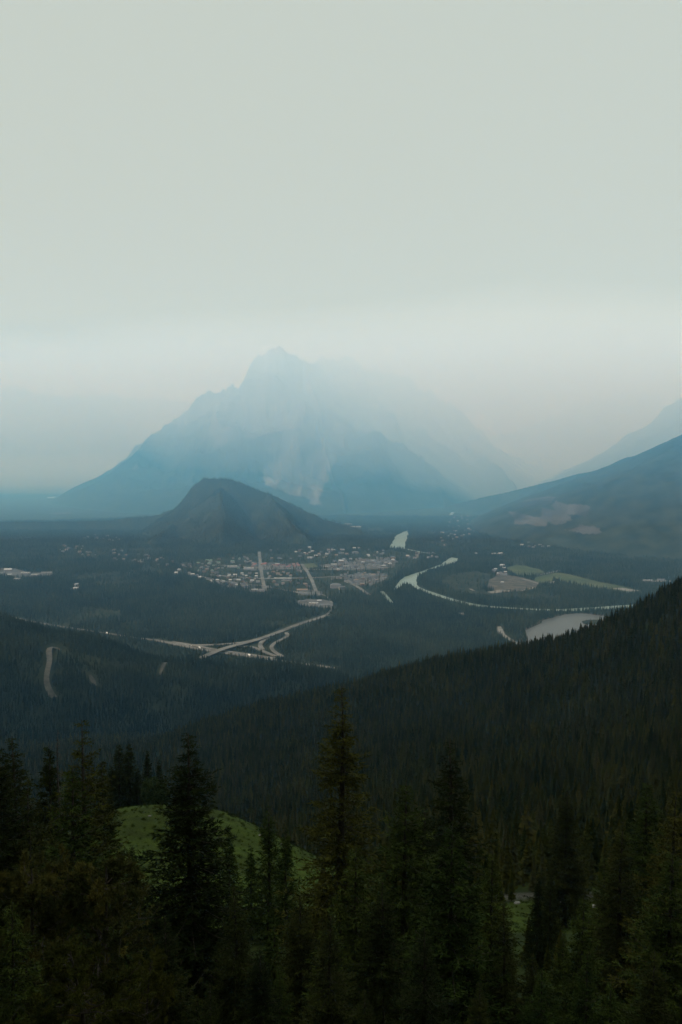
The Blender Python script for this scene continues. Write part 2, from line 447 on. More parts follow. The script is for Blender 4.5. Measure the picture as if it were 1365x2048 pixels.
# ------------------------------------------------------------------ mountains
def mountain(name, ridges, prof, az0, az1, na, r0, r1, nr, mat, amp, scale, bare_polys=(), seed=0, warp=0.0, crag=1.0):
    az = np.radians(np.linspace(az0, az1, na)); r = np.linspace(r0, r1, nr)
    A, D = np.meshgrid(az, r); X = np.tan(A) * D; Y = D
    wx = fbm(X, Y, scale * 2.2, 4, seed + 3) * warp; wy = fbm(X, Y, scale * 2.2, 4, seed + 13) * warp
    Z = np.full(X.shape, -1e9)
    for rd in ridges:
        P = np.array([at(*map(float, p)) for p in rd])
        Z = np.maximum(Z, seg_ridge(X + wx, Y + wy, P, prof))
    hgt = Z - VALLEY
    rid = fbm(X, Y, scale, 6, seed, True)
    Z = Z + amp * (rid - 0.35) * sstep(0, 500, hgt) * (1 - 0.8 * sstep(1150, 1500, hgt))
    Z = Z + 34 * fbm(X, Y, scale * 0.22, 4, seed + 71, True) * sstep(300, 900, hgt) * crag
    Z = np.maximum(Z, VALLEY - 12)
    V = np.stack([X, Y, Z], -1).reshape(-1, 3)
    i = np.arange(nr - 1)[:, None]; j = np.arange(na - 1)[None]
    Fc = np.stack([i * na + j, i * na + j + 1, (i + 1) * na + j + 1, (i + 1) * na + j], -1).reshape(-1, 4)[:, ::-1]
    keep = (V[:, 2][Fc] > VALLEY - 11).any(1); Fc = Fc[keep]
    used = np.zeros(len(V), bool); used[Fc] = True; remap = np.cumsum(used) - 1
    V2 = V[used]; Fc = remap[Fc]
    me = mesh_from(name, V2, Fc, [mat], smooth=True)
    px, py = to_px(V2[:, 0], V2[:, 1], V2[:, 2])
    px = px + fbm(V2[:, 0], V2[:, 2] * 2, 260, 6, 41) * 30; py = py + fbm(V2[:, 0], V2[:, 2] * 2, 260, 6, 43) * 16
    b = np.zeros(len(V2))
    for poly, w in bare_polys: b = np.maximum(b, in_poly(px, py, poly) * w)
    a = me.attributes.new('bare', 'FLOAT', 'POINT'); a.data.foreach_set('value', b.astype(np.float32))
    return link(name, me, kind='structure')

mountain('mountain',
    [((258,906,8520),(300,882,8600),(362,858,8700),(376,828,8700),(390,800,8750),(430,782,8800),(478,757,8900),(498,712,9000),(506,701,9020),(521,699,9040),(528,687,9060),(548,689,9100),
      (590,712,9300),(626,740,9700),(633,719,10400),(645,717,10450),(662,724,10700),(690,716,10900),(735,733,11200),(795,749,11500),(850,785,12000),(945,842,12800),(1010,890,13500),(1080,935,14000)),
     ((600,716,9300),(640,800,8650),(655,900,7900),(690,1010,7150)),
     ((480,757,8900),(500,850,8250),(470,960,7450)),
     ((700,718,10900),(790,850,9600),(870,960,8300),(930,1015,7500)), ((850,785,12000),(960,900,10300),(1040,965,9000))],
    lambda d: 0.60 * d + 300 * (1 - np.exp(-d / 170.)), -26, 20, 560, 6700, 15500, 420, M['mountain'], 260, 760, seed=100, warp=110, crag=1.5,
    bare_polys=[([(585,800),(640,790),(700,860),(660,960),(632,1015),(560,980),(520,960),(535,900)], 0.44), ([(430,790),(560,720),(640,760),(560,860),(420,900)], 0.2)])
mountain('mountain_spur',
    [((1600,760,5900),(1480,815,6000),(1365,880,6200),(1280,915,6400),(1180,943,6700),(1080,966,7000),(960,993,7300),(900,1010,7400)),
     ((1180,943,6700),(1120,990,6150),(1060,1040,5900)), ((1365,880,6200),(1270,975,5800),(1200,1045,5500)), ((1480,815,6000),(1420,960,5300),(1380,1060,4900))],
    lambda d: 0.42 * d + 60 * (1 - np.exp(-d / 200.)), 5, 34, 240, 3800, 9000, 200, M['mountain_low'], 40, 600, seed=200, warp=90,
    bare_polys=[([(1035,1005),(1100,990),(1115,992),(1095,1010),(1040,1012)], 0.62), ([(1115,1000),(1180,1012),(1160,1033),(1120,1030),(1098,1012)], 0.62),
                ([(1015,1030),(1060,1035),(1080,1015),(1110,1022),(1135,1045),(1100,1050),(1085,1040),(1075,1055),(1030,1053)], 0.62), ([(1120,1062),(1150,1050),(1190,1052),(1200,1065)], 0.62)])
mountain('mountain_ridge',
    [((1600,660,9000),(1480,725,9000),(1365,797,9100),(1335,812,9200),(1300,845,9300),(1262,884,9400),(1200,926,9500),(1120,955,9600))],
    lambda d: 0.55 * d + 150 * (1 - np.exp(-d / 300.)), 10, 33, 160, 7500, 12000, 100, M['mountain_low'], 120, 800, seed=300, warp=120)
mountain('mountain_range',
    [((-500,760,17000),(-300,790,17000),(-120,775,17000),(-40,780,17000),(12,767,17000),(60,784,17000),(110,792,17200),(170,790,17400),(240,795,17600),(320,797,18000),(380,806,18500),(460,850,19000),(560,880,19500))],
    lambda d: 0.42 * d + 200 * (1 - np.exp(-d / 600.)), -38, 2, 200, 13500, 22000, 90, M['mountain'], 180, 1600, seed=400, warp=300)
mountain('mountain_range',
    [((960,880,21000),(1060,850,21000),(1140,822,21000),(1185,800,21000),(1235,783,21000),(1262,778,21000),(1290,783,21000),(1330,806,21000),(1400,800,21000),(1520,770,21000),(1700,790,21000))],
    lambda d: 0.42 * d + 200 * (1 - np.exp(-d / 600.)), 6, 38, 180, 17000, 25000, 80, M['mountain'], 180, 1600, seed=500, warp=300)

# ------------------------------------------------------------------ sheets on the valley floor
def sheet(name, poly_px, mat, lift, wobble=0.0, **kw):
    P = floor_poly(poly_px)
    # densify and roughen the outline
    out = []
    for a, b in zip(P, np.roll(P, -1, 0)):
        n = max(1, int(np.hypot(*(b - a)) / 25))
        for k in range(n): out.append(a + (b - a) * k / n)
    out = np.array(out)
    if wobble:
        out = out + np.stack([fbm(out[:, 0], out[:, 1], 60, 3, 5), fbm(out[:, 0], out[:, 1], 60, 3, 55)], 1) * wobble
    import bmesh
    bm = bmesh.new()
    vs = [bm.verts.new((x, y, VALLEY + lift)) for x, y in out]
    bm.faces.new(vs)
    bmesh.ops.triangulate(bm, faces=bm.faces[:])
    bmesh.ops.recalc_face_normals(bm, faces=bm.faces[:])
    me = bpy.data.meshes.new(name); bm.to_mesh(me); bm.free(); me.materials.append(mat)
    if me.polygons[0].normal.z < 0: me.flip_normals()
    return link(name, me, **kw), out

def ribbon_pts(pts, width, step=15.0):
    out = []
    for a, b in zip(pts[:-1], pts[1:]):
        n = max(1, int(np.hypot(*(b - a)) / step))
        for k in range(n): out.append(a + (b - a) * k / n)
    out.append(pts[-1]); out = np.array(out)
    for _ in range(3): out[1:-1] = (out[:-2] + 2 * out[1:-1] + out[2:]) / 4
    t = np.gradient(out, axis=0); t /= np.linalg.norm(t, axis=1)[:, None] + 1e-9
    nrm = np.stack([-t[:, 1], t[:, 0]], 1)
    w = np.asarray(width) / 2 if np.ndim(width) == 0 else np.interp(np.linspace(0, 1, len(out)), np.linspace(0, 1, len(width)), width)[:, None] / 2
    return out, out + nrm * w, out - nrm * w

def ribbon(name, pts, width, mat, zfun, thick=0.0, **kw):
    c, l, r = ribbon_pts(np.asarray(pts, float), width)
    n = len(c); zl = zfun(l); zr = zfun(r); z = np.maximum(zl, zr)
    V = np.concatenate([np.column_stack([l, z]), np.column_stack([r, z])])
    Fc = [(i, i + n, i + n + 1, i + 1) for i in range(n - 1)]
    if thick:
        V = np.concatenate([V, V - np.array([0, 0, thick])])
        m2 = 2 * n
        Fc += [(i + m2, i + 1 + m2, i + n + 1 + m2, i + n + m2) for i in range(n - 1)]
        Fc += [(i, i + 1, i + 1 + m2, i + m2) for i in range(n - 1)] + [(i + n, i + n + m2, i + n + 1 + m2, i + n + 1) for i in range(n - 1)]
        Fc += [(0, m2, n + m2, n), (n - 1, 2 * n - 1, 2 * n - 1 + m2, n - 1 + m2)]
    me = mesh_from(name, V, Fc, [mat])
    return link(name, me, **kw)

NO_TREES = []       # (polygon, ) in world xy
NO_LINES = []       # (points, half width)

def fs(px): return floor_poly(px)
# rivers and lake -----------------------------------------------------
RIV_UP = [(778,1096),(786,1084),(792,1072),(803,1066),(815,1061),(817,1070),(812,1085),(810,1098)]
RIV_MID = [(800,1163),(808,1154),(820,1150),(842,1143),(866,1135),(884,1128),(893,1120),(905,1115),(918,1117),(917,1124),(900,1130),(880,1134),(858,1141),(838,1150),(834,1162),(836,1174),(828,1175),(822,1168),(810,1168),(795,1178),(786,1181)]
LAKE = [(1050,1290),(1052,1262),(1068,1252),(1092,1241),(1112,1234),(1129,1230),(1150,1227),(1178,1228),(1210,1232),(1216,1244),(1200,1262),(1160,1280),(1110,1300)]
for poly, nm, mt, wob in ((RIV_UP, 'river', 'river', 8), (RIV_MID, 'river', 'river', 8), (LAKE, 'lake', 'lake', 12)):
    _, o = sheet(nm, poly, M[mt], 0.5, wobble=wob, kind='structure')
    NO_TREES.append(o)
sheet('lake_shore', [(1036,1292),(1040,1262),(1060,1250),(1088,1238),(1110,1231),(1130,1227.5),(1160,1226),(1190,1227),(1222,1232),(1228,1246),(1205,1266),(1160,1284),(1110,1304)], M['dry'], 0.3, wobble=22, kind='structure')
sheet('islet', [(1163,1243),(1176,1240),(1196,1240),(1208,1243),(1203,1248),(1182,1250),(1168,1248)], M['ground'], 0.9, wobble=5, kind='structure')
flat = lambda h: (lambda P: np.full(len(P), VALLEY + h))
for pts, w in (([(812,1098),(835,1103),(850,1106),(872,1107)], [14, 26, 26, 14]),
               ([(832,1174),(850,1182),(880,1192),(912,1202),(945,1210),(980,1214),(1030,1217),(1058,1219),(1129,1221),(1200,1217),(1290,1210)], [26, 30, 26, 36, 26, 30, 46, 46, 30]),
               ([(764,1183),(772,1193),(784,1206)], [16, 20, 14]),
               ([(902,1030),(908,1022),(902,1014),(906,1008)], [26, 30, 22, 16])):
    P = fs(pts); ribbon('river', P, w, M['river'], flat(0.7), kind='structure'); NO_LINES.append((P, max(w) / 2 - 2))
P = fs([(999,1253),(1003,1268),(1018,1278),(1038,1289)]); ribbon('stream', P, [12, 20, 16, 14], M['gravel'], flat(0.6), kind='structure'); NO_LINES.append((P, 14))
# far left river bends, sand bars and golf clearings
for poly in ([(150,953),(176,950),(178,953),(152,956)], [(180,957),(190,955),(190,960),(178,961)], [(205,966),(222,966),(224,973),(208,972)], [(192,938),(199,935),(199,943),(194,944)],
             [(30,925),(45,930),(52,938),(40,940)], [(95,994),(112,993),(110,996),(96,997)]):
    sheet('river', poly, M['river'], 0.8, kind='structure')
for poly in ([(155,1012),(172,1006),(178,1010),(165,1018)], [(188,1010),(200,1007),(208,1013),(196,1016)], [(210,1018),(225,1010),(240,1008),(238,1016),(222,1024)], [(262,1008),(280,1004),(282,1012),(268,1014)],
             [(128,1001),(142,998),(153,1000),(140,1003)], [(245,1015),(258,1010),(262,1018),(248,1022)], [(100,1026),(140,1024),(142,1028),(104,1029)], [(286,1022),(304,1018),(306,1024),(288,1026)]):
    sheet('meadow', poly, M['dry'], 1.0, wobble=18, kind='structure')
# meadows and bare ground ---------------------------------------------
GREEN1 = [(1012,1136),(1030,1130),(1050,1132),(1078,1139),(1094,1146),(1060,1152),(1034,1150),(1020,1144)]
GREEN2 = [(1088,1151),(1112,1146),(1140,1149),(1180,1160),(1236,1171),(1282,1182),(1262,1186),(1215,1180),(1150,1168),(1110,1160),(1092,1168),(1070,1164),(1068,1156)]
GREEN3 = [(880,1165),(900,1150),(950,1143),(985,1150),(975,1170),(960,1180),(990,1186),(1060,1190),(1130,1190),(1120,1197),(1010,1196),(940,1190),(900,1180)]
BROWN = [(978,1160),(1000,1150),(1030,1152),(1060,1160),(1088,1168),(1070,1178),(1040,1184),(1000,1184),(975,1176)]
PITCHF = [(608,1128),(630,1126),(638,1134),(618,1137),(607,1135)]
for poly, m_, nm, lf in ((GREEN1, 'meadow', 'meadow', .4), (GREEN2, 'meadow', 'meadow', .4), (GREEN3, 'ground', 'meadow', .4), (BROWN, 'dry', 'gravel_flat', .6), (PITCHF, 'meadow', 'playing_field', .8)):
    _, o = sheet(nm, poly, M[m_], lf, wobble=10, kind='structure')
    if nm != 'meadow' or m_ == 'meadow': NO_TREES.append(o)
for poly in ([(975,1184),(1000,1180),(1022,1181),(1020,1184),(985,1187)], [(1040,1182),(1062,1175),(1070,1176),(1052,1182)], [(1220,1177),(1245,1176),(1280,1182),(1262,1184),(1238,1180)],
             [(1282,1162),(1330,1161),(1355,1163),(1320,1164)], [(1098,1164),(1110,1163),(1108,1167),(1096,1167)], [(938,1178),(944,1178),(952,1182),(946,1182)], [(918,1226),(930,1226),(932,1230),(922,1230)]):
    _, o = sheet('gravel_flat', poly, M['gravel'], 1.0, wobble=4, kind='structure'); NO_TREES.append(o)
# town ground
TOWN = [[(352,1128),(420,1118),(520,1108),(600,1108),(700,1108),(780,1100),(832,1112),(846,1124),(800,1142),(782,1160),(745,1190),(690,1186),(640,1196),(560,1178),(470,1166),(400,1150)]]
for poly in TOWN:
    sheet('town_ground', poly, M['ground'], 0.3, wobble=30, kind='structure')
LOTS = [[(592,1205),(612,1198),(645,1200),(668,1206),(664,1216),(630,1216),(604,1212)], [(0,1136),(30,1138),(60,1146),(104,1146),(106,1152),(60,1154),(30,1156),(0,1150)],
        [(690,1152),(720,1146),(775,1148),(772,1160),(742,1172),(700,1170)], [(640,1130),(700,1122),(760,1118),(800,1122),(785,1136),(720,1142),(650,1140)], [(430,1172),(470,1166),(540,1172),(552,1182),(505,1184)],
        [(594,1178),(625,1180),(644,1184),(640,1192),(600,1190)], [(145,1166),(160,1164),(160,1180),(142,1180)], [(505,1124),(600,1128),(602,1138),(500,1142)]]
for poly in LOTS:
    _, o = sheet('paved_lot', poly, M['paving'], 1.2, wobble=12, kind='structure')
    if poly in LOTS[:2]: NO_TREES.append(o)
# roads ---------------------------------------------------------------
def road(pts, w, h=1.6, name='road', mat='asphalt', clear=8):
    P = fs(pts); ribbon(name, P, w, M[mat], flat(h), thick=h, kind='structure'); NO_LINES.append((P, w / 2 + clear))
road([(20,1234),(60,1243),(84,1247),(118,1253)], 13, clear=7)
road([(118,1253),(160,1259),(205,1266)], 12, clear=-3)
road([(205,1266),(232,1270)], 13, clear=6)
road([(232,1270),(270,1276),(308,1280.5)], 12, clear=-2)
road([(308,1280.5),(315,1281.5),(350,1288),(400,1299),(450,1306),(505,1314)], 18, clear=11)
road([(505,1314),(560,1322),(620,1330)], 14, clear=0)
road([(620,1330),(670,1337)], 16, clear=12)
road([(345,1284),(400,1293),(430,1300),(475,1306),(510,1311),(550,1317)], 12, h=1.8, clear=8)
road([(345,1290),(395,1291),(440,1290),(485,1286),(515,1279),(545,1270)], 13, h=2.0)
road([(478,1293),(505,1293),(522,1301),(535,1307),(552,1313)], 12, h=2.2)
road([(540,1275),(524,1283),(519,1292),(526,1300)], 14, h=2.4)
road([(572,1266),(580,1271),(566,1279),(548,1287),(541,1296),(550,1305),(566,1314)], 12, h=2.0)
road([(652,1232),(662,1222),(664,1205),(656,1194),(640,1188)], 8, h=2.0, clear=-5)
road([(519,1104),(521,1125),(524,1150),(530,1180)], 15, h=1.4, name='street', clear=4)
road([(604,1128),(614,1142),(624,1160),(633,1184)], 15, h=1.5, name='street', clear=4)
road([(694,1160),(706,1168),(722,1178),(738,1190)], 15, h=1.5, name='street', clear=4)
road([(604,1084),(612,1078),(618,1068)], 20, h=1.2, name='street', clear=3)
road([(430,1130),(520,1136),(612,1139),(700,1140),(790,1134)], 12, h=1.7, name='street', clear=2)
road([(420,1150),(525,1158),(622,1156),(700,1152),(770,1148)], 12, h=1.8, name='street', clear=2)
road([(640,1188),(600,1186),(520,1172),(440,1162),(380,1148)], 14, h=1.9, name='street', clear=3)
road([(1046,1158),(1060,1162),(1080,1168)], 18, h=1.2, clear=4)
road([(1078,1150),(1100,1146),(1120,1141)], 12, h=1.2, clear=4)
# overpass: embanked road with a bridge deck over the highway
OP = [(398,1322),(415,1316),(435,1307),(462,1298),(495,1289),(530,1277),(560,1264),(598,1249),(628,1240),(655,1231)]
OPf = fs(OP)
def op_z(P):
    t = seg_dist(P[:, 0], P[:, 1], fs([(425,1312),(462,1298)]))
    return VALLEY + 2 + 7.0 * np.clip(1 - t / 260, 0, 1)
ribbon('overpass_embankment', OPf, 21, M['asphalt'], op_z, thick=1.6, kind='structure'); NO_LINES.append((OPf, 26))

# dirt track and scars on the lower left hill -------------------------
def hz(h):
    return lambda P: height(P[:, 0], P[:, 1]) + h
def track(pts, w, mat='track', clear=7, name='dirt_track'):
    P = np.array([drop(*p)[:2] for p in pts]); ribbon(name, P, w, M[mat], hz(1.5), kind='structure'); NO_LINES.append((P, (max(w) if np.ndim(w) else w) / 2 + clear))
track([(122,1306),(116,1299),(106,1297),(96,1298),(92,1304),(102,1312),(100,1330),(95,1350),(92,1368),(98,1384),(108,1400)], [8, 12, 14, 14, 12, 13, 12, 12, 13, 15, 16])
track([(180,1354),(186,1362),(192,1376)], [6, 12, 5], clear=5)
track([(333,1326),(326,1338),(320,1352)], [4, 10, 5], clear=5)

def norm(v):
    return v / (np.linalg.norm(v, axis=-1, keepdims=True) + 1e-9)

class Geo:
    """collects triangles as arrays"""
    def __init__(s): s.V = []; s.F = []; s.M = []; s.n = 0
    def tris(s, P, mat=0):                      # P: (n,3,3)
        n = len(P)
        s.V.append(P.reshape(-1, 3)); s.F.append(np.arange(n * 3).reshape(n, 3) + s.n); s.M.append(np.full(n, mat)); s.n += n * 3
    def tube(s, P, rad, k=4, mat=0):
        P = np.asarray(P, float); n = len(P)
        t = norm(np.gradient(P, axis=0)); up = np.where(np.abs(t[:, 2:3]) > 0.9, [[1., 0, 0]], [[0, 0, 1.]])
        a = norm(np.cross(t, up)); b = np.cross(t, a)
        ang = np.arange(k) * 2 * np.pi / k
        ring = P[:, None] + (a[:, None] * np.cos(ang)[None, :, None] + b[:, None] * np.sin(ang)[None, :, None]) * np.asarray(rad)[:, None, None]
        i = np.arange(n - 1)[:, None]; j = np.arange(k)[None]; j2 = (j + 1) % k
        q = np.stack([i * k + j, i * k + j2, (i + 1) * k + j2, (i + 1) * k + j], -1).reshape(-1, 4)
        f = np.concatenate([q[:, [0, 1, 2]], q[:, [0, 2, 3]]]) + s.n
        s.V.append(ring.reshape(-1, 3)); s.F.append(f); s.M.append(np.full(len(f), mat)); s.n += n * k
    def mesh(s, name, mats, smooth=False):
        return mesh_from(name, np.concatenate(s.V), np.concatenate(s.F), mats, smooth, np.concatenate(s.M))


# ------------------------------------------------------------------ the town
def bmat(name, c, rough=0.7):
    m, t, b = material(name, rough, 0.3); b.inputs['Base Color'].default_value = (*c, 1); return m
WALLS = {'white': bmat('wall_white', (0.15, 0.155, 0.16)), 'cream': bmat('wall_cream', (0.13, 0.13, 0.115)), 'brown': bmat('wall_brown', (0.11, 0.08, 0.06)), 'grey': bmat('wall_grey', (0.16, 0.165, 0.165))}
ROOFS = {'white': bmat('roof_white', (0.34, 0.35, 0.36)), 'grey': bmat('roof_grey', (0.11, 0.115, 0.12)), 'dark': bmat('roof_dark', (0.055, 0.055, 0.06)), 'red': bmat('roof_red', (0.20, 0.085, 0.075)), 'green': bmat('roof_green', (0.12, 0.19, 0.15)), 'brown': bmat('roof_brown', (0.17, 0.13, 0.10))}
WIN = bmat('window_glass', (0.04, 0.05, 0.06), 0.2)

def quad_box(x0, x1, y0, y1, z0, z1):
    V = [(x0, y0, z0), (x1, y0, z0), (x1, y1, z0), (x0, y1, z0), (x0, y0, z1), (x1, y0, z1), (x1, y1, z1), (x0, y1, z1)]
    return V, [(0, 1, 5, 4), (1, 2, 6, 5), (2, 3, 7, 6), (3, 0, 4, 7), (4, 5, 6, 7), (0, 3, 2, 1)]
def join(parts):
    V, Fc, Mi = [], [], []
    for (v, f), m_ in parts:
        n = len(V); V += list(v); Fc += [tuple(i + n for i in q) for q in f]; Mi += [m_] * len(f)
    return V, Fc, Mi
def gable(x0, x1, y0, y1, z, rise, ov=0.6):
    ym = (y0 + y1) / 2; a, b, c, d = x0 - ov, x1 + ov, y0 - ov, y1 + ov
    V = [(a, c, z), (b, c, z), (b, d, z), (a, d, z), (a, ym, z + rise), (b, ym, z + rise)]
    return V, [(0, 1, 5, 4), (2, 3, 4, 5), (0, 4, 3), (1, 2, 5), (0, 3, 2, 1)]
def hip(x0, x1, y0, y1, z, rise, ov=0.8):
    ym = (y0 + y1) / 2; h = (y1 - y0) / 2; a, b, c, d = x0 - ov, x1 + ov, y0 - ov, y1 + ov
    V = [(a, c, z), (b, c, z), (b, d, z), (a, d, z), (a + h, ym, z + rise), (b - h, ym, z + rise)]
    return V, [(0, 1, 5, 4), (2, 3, 4, 5), (0, 4, 3), (1, 2, 5), (0, 3, 2, 1)]
def windows(x0, x1, y, z0, storeys, sh=3.0, pitch=4.5):
    out = []
    n = max(1, int((x1 - x0) / pitch))
    for s in range(storeys):
        for i in range(n):
            cx = x0 + (i + 0.5) * (x1 - x0) / n; z = z0 + s * sh + 1.0
            out.append((([(cx - .9, y - .06, z), (cx + .9, y - .06, z), (cx + .9, y - .06, z + 1.4), (cx - .9, y - .06, z + 1.4)], [(0, 1, 2, 3)]), 2))
    return out
def building(kind, w, d, st, wall, roof):
    """-> list of (part name, mesh)"""
    h = st * 3.1
    x0, x1, y0, y1 = -w / 2, w / 2, -d / 2, d / 2
    body = [(quad_box(x0, x1, y0, y1, -1.5, h), 0)] + windows(x0, x1, y0, 0, st)
    if kind == 'gable': top = [(gable(x0, x1, y0, y1, h, d * 0.32), 0), (quad_box(x0 + w * .3, x0 + w * .3 + .9, 0.3, 1.2, h + 1, h + d * .32 + 1), 1)]
    elif kind == 'ell':
        body += [(quad_box(x0, x0 + w * .42, y0 - d * .7, y0 + 0.01, -1.5, h), 0)] + windows(x0, x0 + w * .42, y0 - d * .7, 0, st)
        v, f = gable(-d * .35, d * .8, -w * .21, w * .21, h, w * .12)
        v = [(x0 + w * .21 + p[1], y0 - p[0] + d * .1, p[2] - 0.02) for p in v]; f = [q[::-1] for q in f]
        top = [(gable(x0, x1, y0, y1, h, d * 0.3), 0), ((v, f), 0)]
    elif kind == 'hip': top = [(hip(x0, x1, y0, y1, h, d * 0.28), 0)]
    else:
        top = [(quad_box(x0 - .3, x1 + .3, y0 - .3, y1 + .3, h, h + .7), 0), (quad_box(x0 + w * .15, x0 + w * .3, -d * .2, d * .2, h + .7, h + 2.4), 1), (quad_box(x1 - w * .3, x1 - w * .22, -d * .15, d * .1, h + .7, h + 1.9), 1)]
    V, Fc, Mi = join(body); mb = mesh_from('walls', V, Fc, [WALLS[wall], WALLS[wall], WIN], False, Mi)
    V, Fc, Mi = join(top); mr_ = mesh_from('roof', V, Fc, [ROOFS[roof], WALLS['grey']], False, Mi)
    return mb, mr_
def put_building(label, cat, px, py, w, d, st, kind, wall, roof, rz=0.0, group=None, meshes=None, name=None):
    x, y = on_floor(px, py)
    mb, mr_ = meshes or building(kind, w, d, st, wall, roof)
    o = thing(name or cat.replace(' ', '_'), label, cat, (x, y, VALLEY + 1.2), group, rz)
    link('walls', mb, o); link('roof', mr_, o)
    return o
# the ones that stand out in the picture
B = [
 ('long white flat roofed building west of the straight avenue, left one of a pair', 'commercial building', 465, 1135, 46, 20, 2, 'flat', 'white', 'white', .05),
 ('long white flat roofed building west of the straight avenue, right one of a pair', 'commercial building', 498, 1139, 48, 20, 2, 'flat', 'white', 'white', .03),
 ('brightest white roofed block above the playing field', 'commercial building', 621, 1117, 30, 26, 2, 'flat', 'white', 'white', -.1),
 ('small pale roofed block left of the playing field', 'commercial building', 555, 1130, 22, 16, 2, 'flat', 'cream', 'white', 0),
 ('white roofed low building behind the town centre, left of two', 'lodge', 667, 1102, 22, 14, 2, 'flat', 'white', 'white', 0),
 ('white roofed low building behind the town centre, right of two', 'lodge', 685, 1101, 26, 14, 2, 'flat', 'white', 'white', 0),
 ('grey roofed hall between the town centre and the upper river', 'hall', 711, 1107, 34, 20, 2, 'hip', 'cream', 'grey', .1),
 ('long cream roofed campus building at the foot of the wooded hill', 'campus building', 709, 1056, 90, 34, 3, 'flat', 'cream', 'white', .12),
 ('upper campus building among the trees right of the wooded hill', 'campus building', 697, 1050, 50, 26, 3, 'flat', 'white', 'grey', -.15),
 ('left campus building at the right foot of the wooded hill', 'campus building', 658, 1049, 56, 26, 3, 'flat', 'white', 'white', .3),
 ('small campus building below the left one', 'campus building', 650, 1053, 30, 18, 2, 'flat', 'cream', 'white', .2),
 ('white roofed motel at the near edge of the town, left of the avenue end', 'motel', 510, 1182, 26, 16, 2, 'flat', 'white', 'white', .05),
 ('second white roofed motel at the near edge beside the avenue end', 'motel', 524, 1183, 24, 14, 2, 'gable', 'white', 'grey', -.1),
 ('pale stepped hotel standing apart right of the second street', 'hotel', 672, 1176, 44, 24, 4, 'hip', 'white', 'grey', .1),
 ('lower wing beside the pale stepped hotel', 'hotel', 684, 1179, 26, 14, 3, 'gable', 'cream', 'grey', .5),
 ('long beige lodge near the street end, upper of two', 'lodge', 605, 1183, 44, 14, 2, 'gable', 'cream', 'brown', 0),
 ('long beige lodge near the street end, lower of two', 'lodge', 606, 1190, 36, 14, 2, 'gable', 'cream', 'grey', 0),
 ('long low school building between the two streets', 'school', 566, 1158, 78, 18, 1, 'flat', 'cream', 'white', -.03),
 ('near wing of the long low school', 'school', 574, 1162, 46, 12, 1, 'flat', 'grey', 'grey', 0),
 ('flat roofed depot at the left of the paved yard below the town', 'depot', 604, 1204, 28, 16, 1, 'flat', 'white', 'grey', .1),
 ('wide low depot in the paved yard below the town', 'depot', 628, 1208, 34, 16, 1, 'flat', 'grey', 'white', -.1),
 ('low depot at the right end of the paved yard', 'depot', 651, 1212, 36, 12, 1, 'gable', 'grey', 'grey', .1),
 ('white shed beside the paved yard below the town', 'shed', 639, 1203, 16, 10, 1, 'gable', 'white', 'white', .2),
 ('white building alone at the left end of the houses', 'house', 353, 1148, 14, 12, 2, 'gable', 'white', 'white', 0),
 ('white roofed warehouse, nearest one on the industrial lot at left', 'warehouse', 35, 1160, 28, 18, 2, 'flat', 'white', 'white', .1),
 ('bright warehouse at the right end of the industrial lot', 'warehouse', 94, 1149, 48, 20, 2, 'gable', 'white', 'grey', .15),
 ('white flat roofed warehouse second from the right end of the lot', 'warehouse', 71, 1152, 32, 18, 2, 'flat', 'white', 'white', 0),
 ('long grey warehouse in the middle of the industrial lot', 'warehouse', 52, 1148, 40, 16, 2, 'flat', 'grey', 'white', 0),
 ('white warehouse at the back of the industrial lot', 'warehouse', 17, 1142, 34, 18, 2, 'gable', 'white', 'white', .1),
 ('wide warehouse cut by the left edge of the view', 'warehouse', 3, 1148, 40, 20, 2, 'flat', 'grey', 'grey', 0),
 ('small white shed left of the industrial lot\'s middle', 'warehouse', 20, 1151, 18, 12, 1, 'gable', 'white', 'white', .4),
 ('white shed alone in the forest, nearer of two left of the town', 'shed', 152, 1178, 20, 12, 1, 'gable', 'white', 'white', .3),
 ('white shed alone in the forest, farther of two left of the town', 'shed', 154, 1170, 16, 12, 1, 'gable', 'white', 'white', 1.0),
 ('white farm building at the left tip of the green meadow', 'barn', 1005, 1133, 22, 14, 2, 'gable', 'white', 'white', .1),
 ('barn with a long roof by the brown yard', 'barn', 1008, 1150, 30, 14, 1, 'gable', 'white', 'grey', .1),
 ('small stable at the near side of the brown yard', 'barn', 1005, 1166, 12, 8, 1, 'gable', 'white', 'white', 0),
 ('white gabled cabin in the woods above the meadow, left of two', 'cabin', 988, 1109, 24, 14, 1, 'gable', 'white', 'white', .6),
 ('white gabled cabin in the woods above the meadow, right of two', 'cabin', 1001, 1108, 28, 14, 1, 'gable', 'white', 'white', .7),
 ('small cabin between the river bend and the meadow', 'cabin', 952, 1108, 14, 10, 1, 'gable', 'white', 'white', .2),
 ('long pale building near the hillside at far right', 'lodge', 1296, 1162, 40, 12, 1, 'flat', 'white', 'white', 0),
 ('second pale building near the hillside at far right', 'lodge', 1322, 1161, 30, 10, 1, 'gable', 'white', 'grey', 0),
]
spots = []
for lab, cat, px, py, w, d, st, kind, wall, roof, rz in B:
    o = put_building(lab, cat, px, py, w, d, st, kind, wall, roof, rz)
    spots.append((o.location.x, o.location.y, max(w, d) * 0.6))
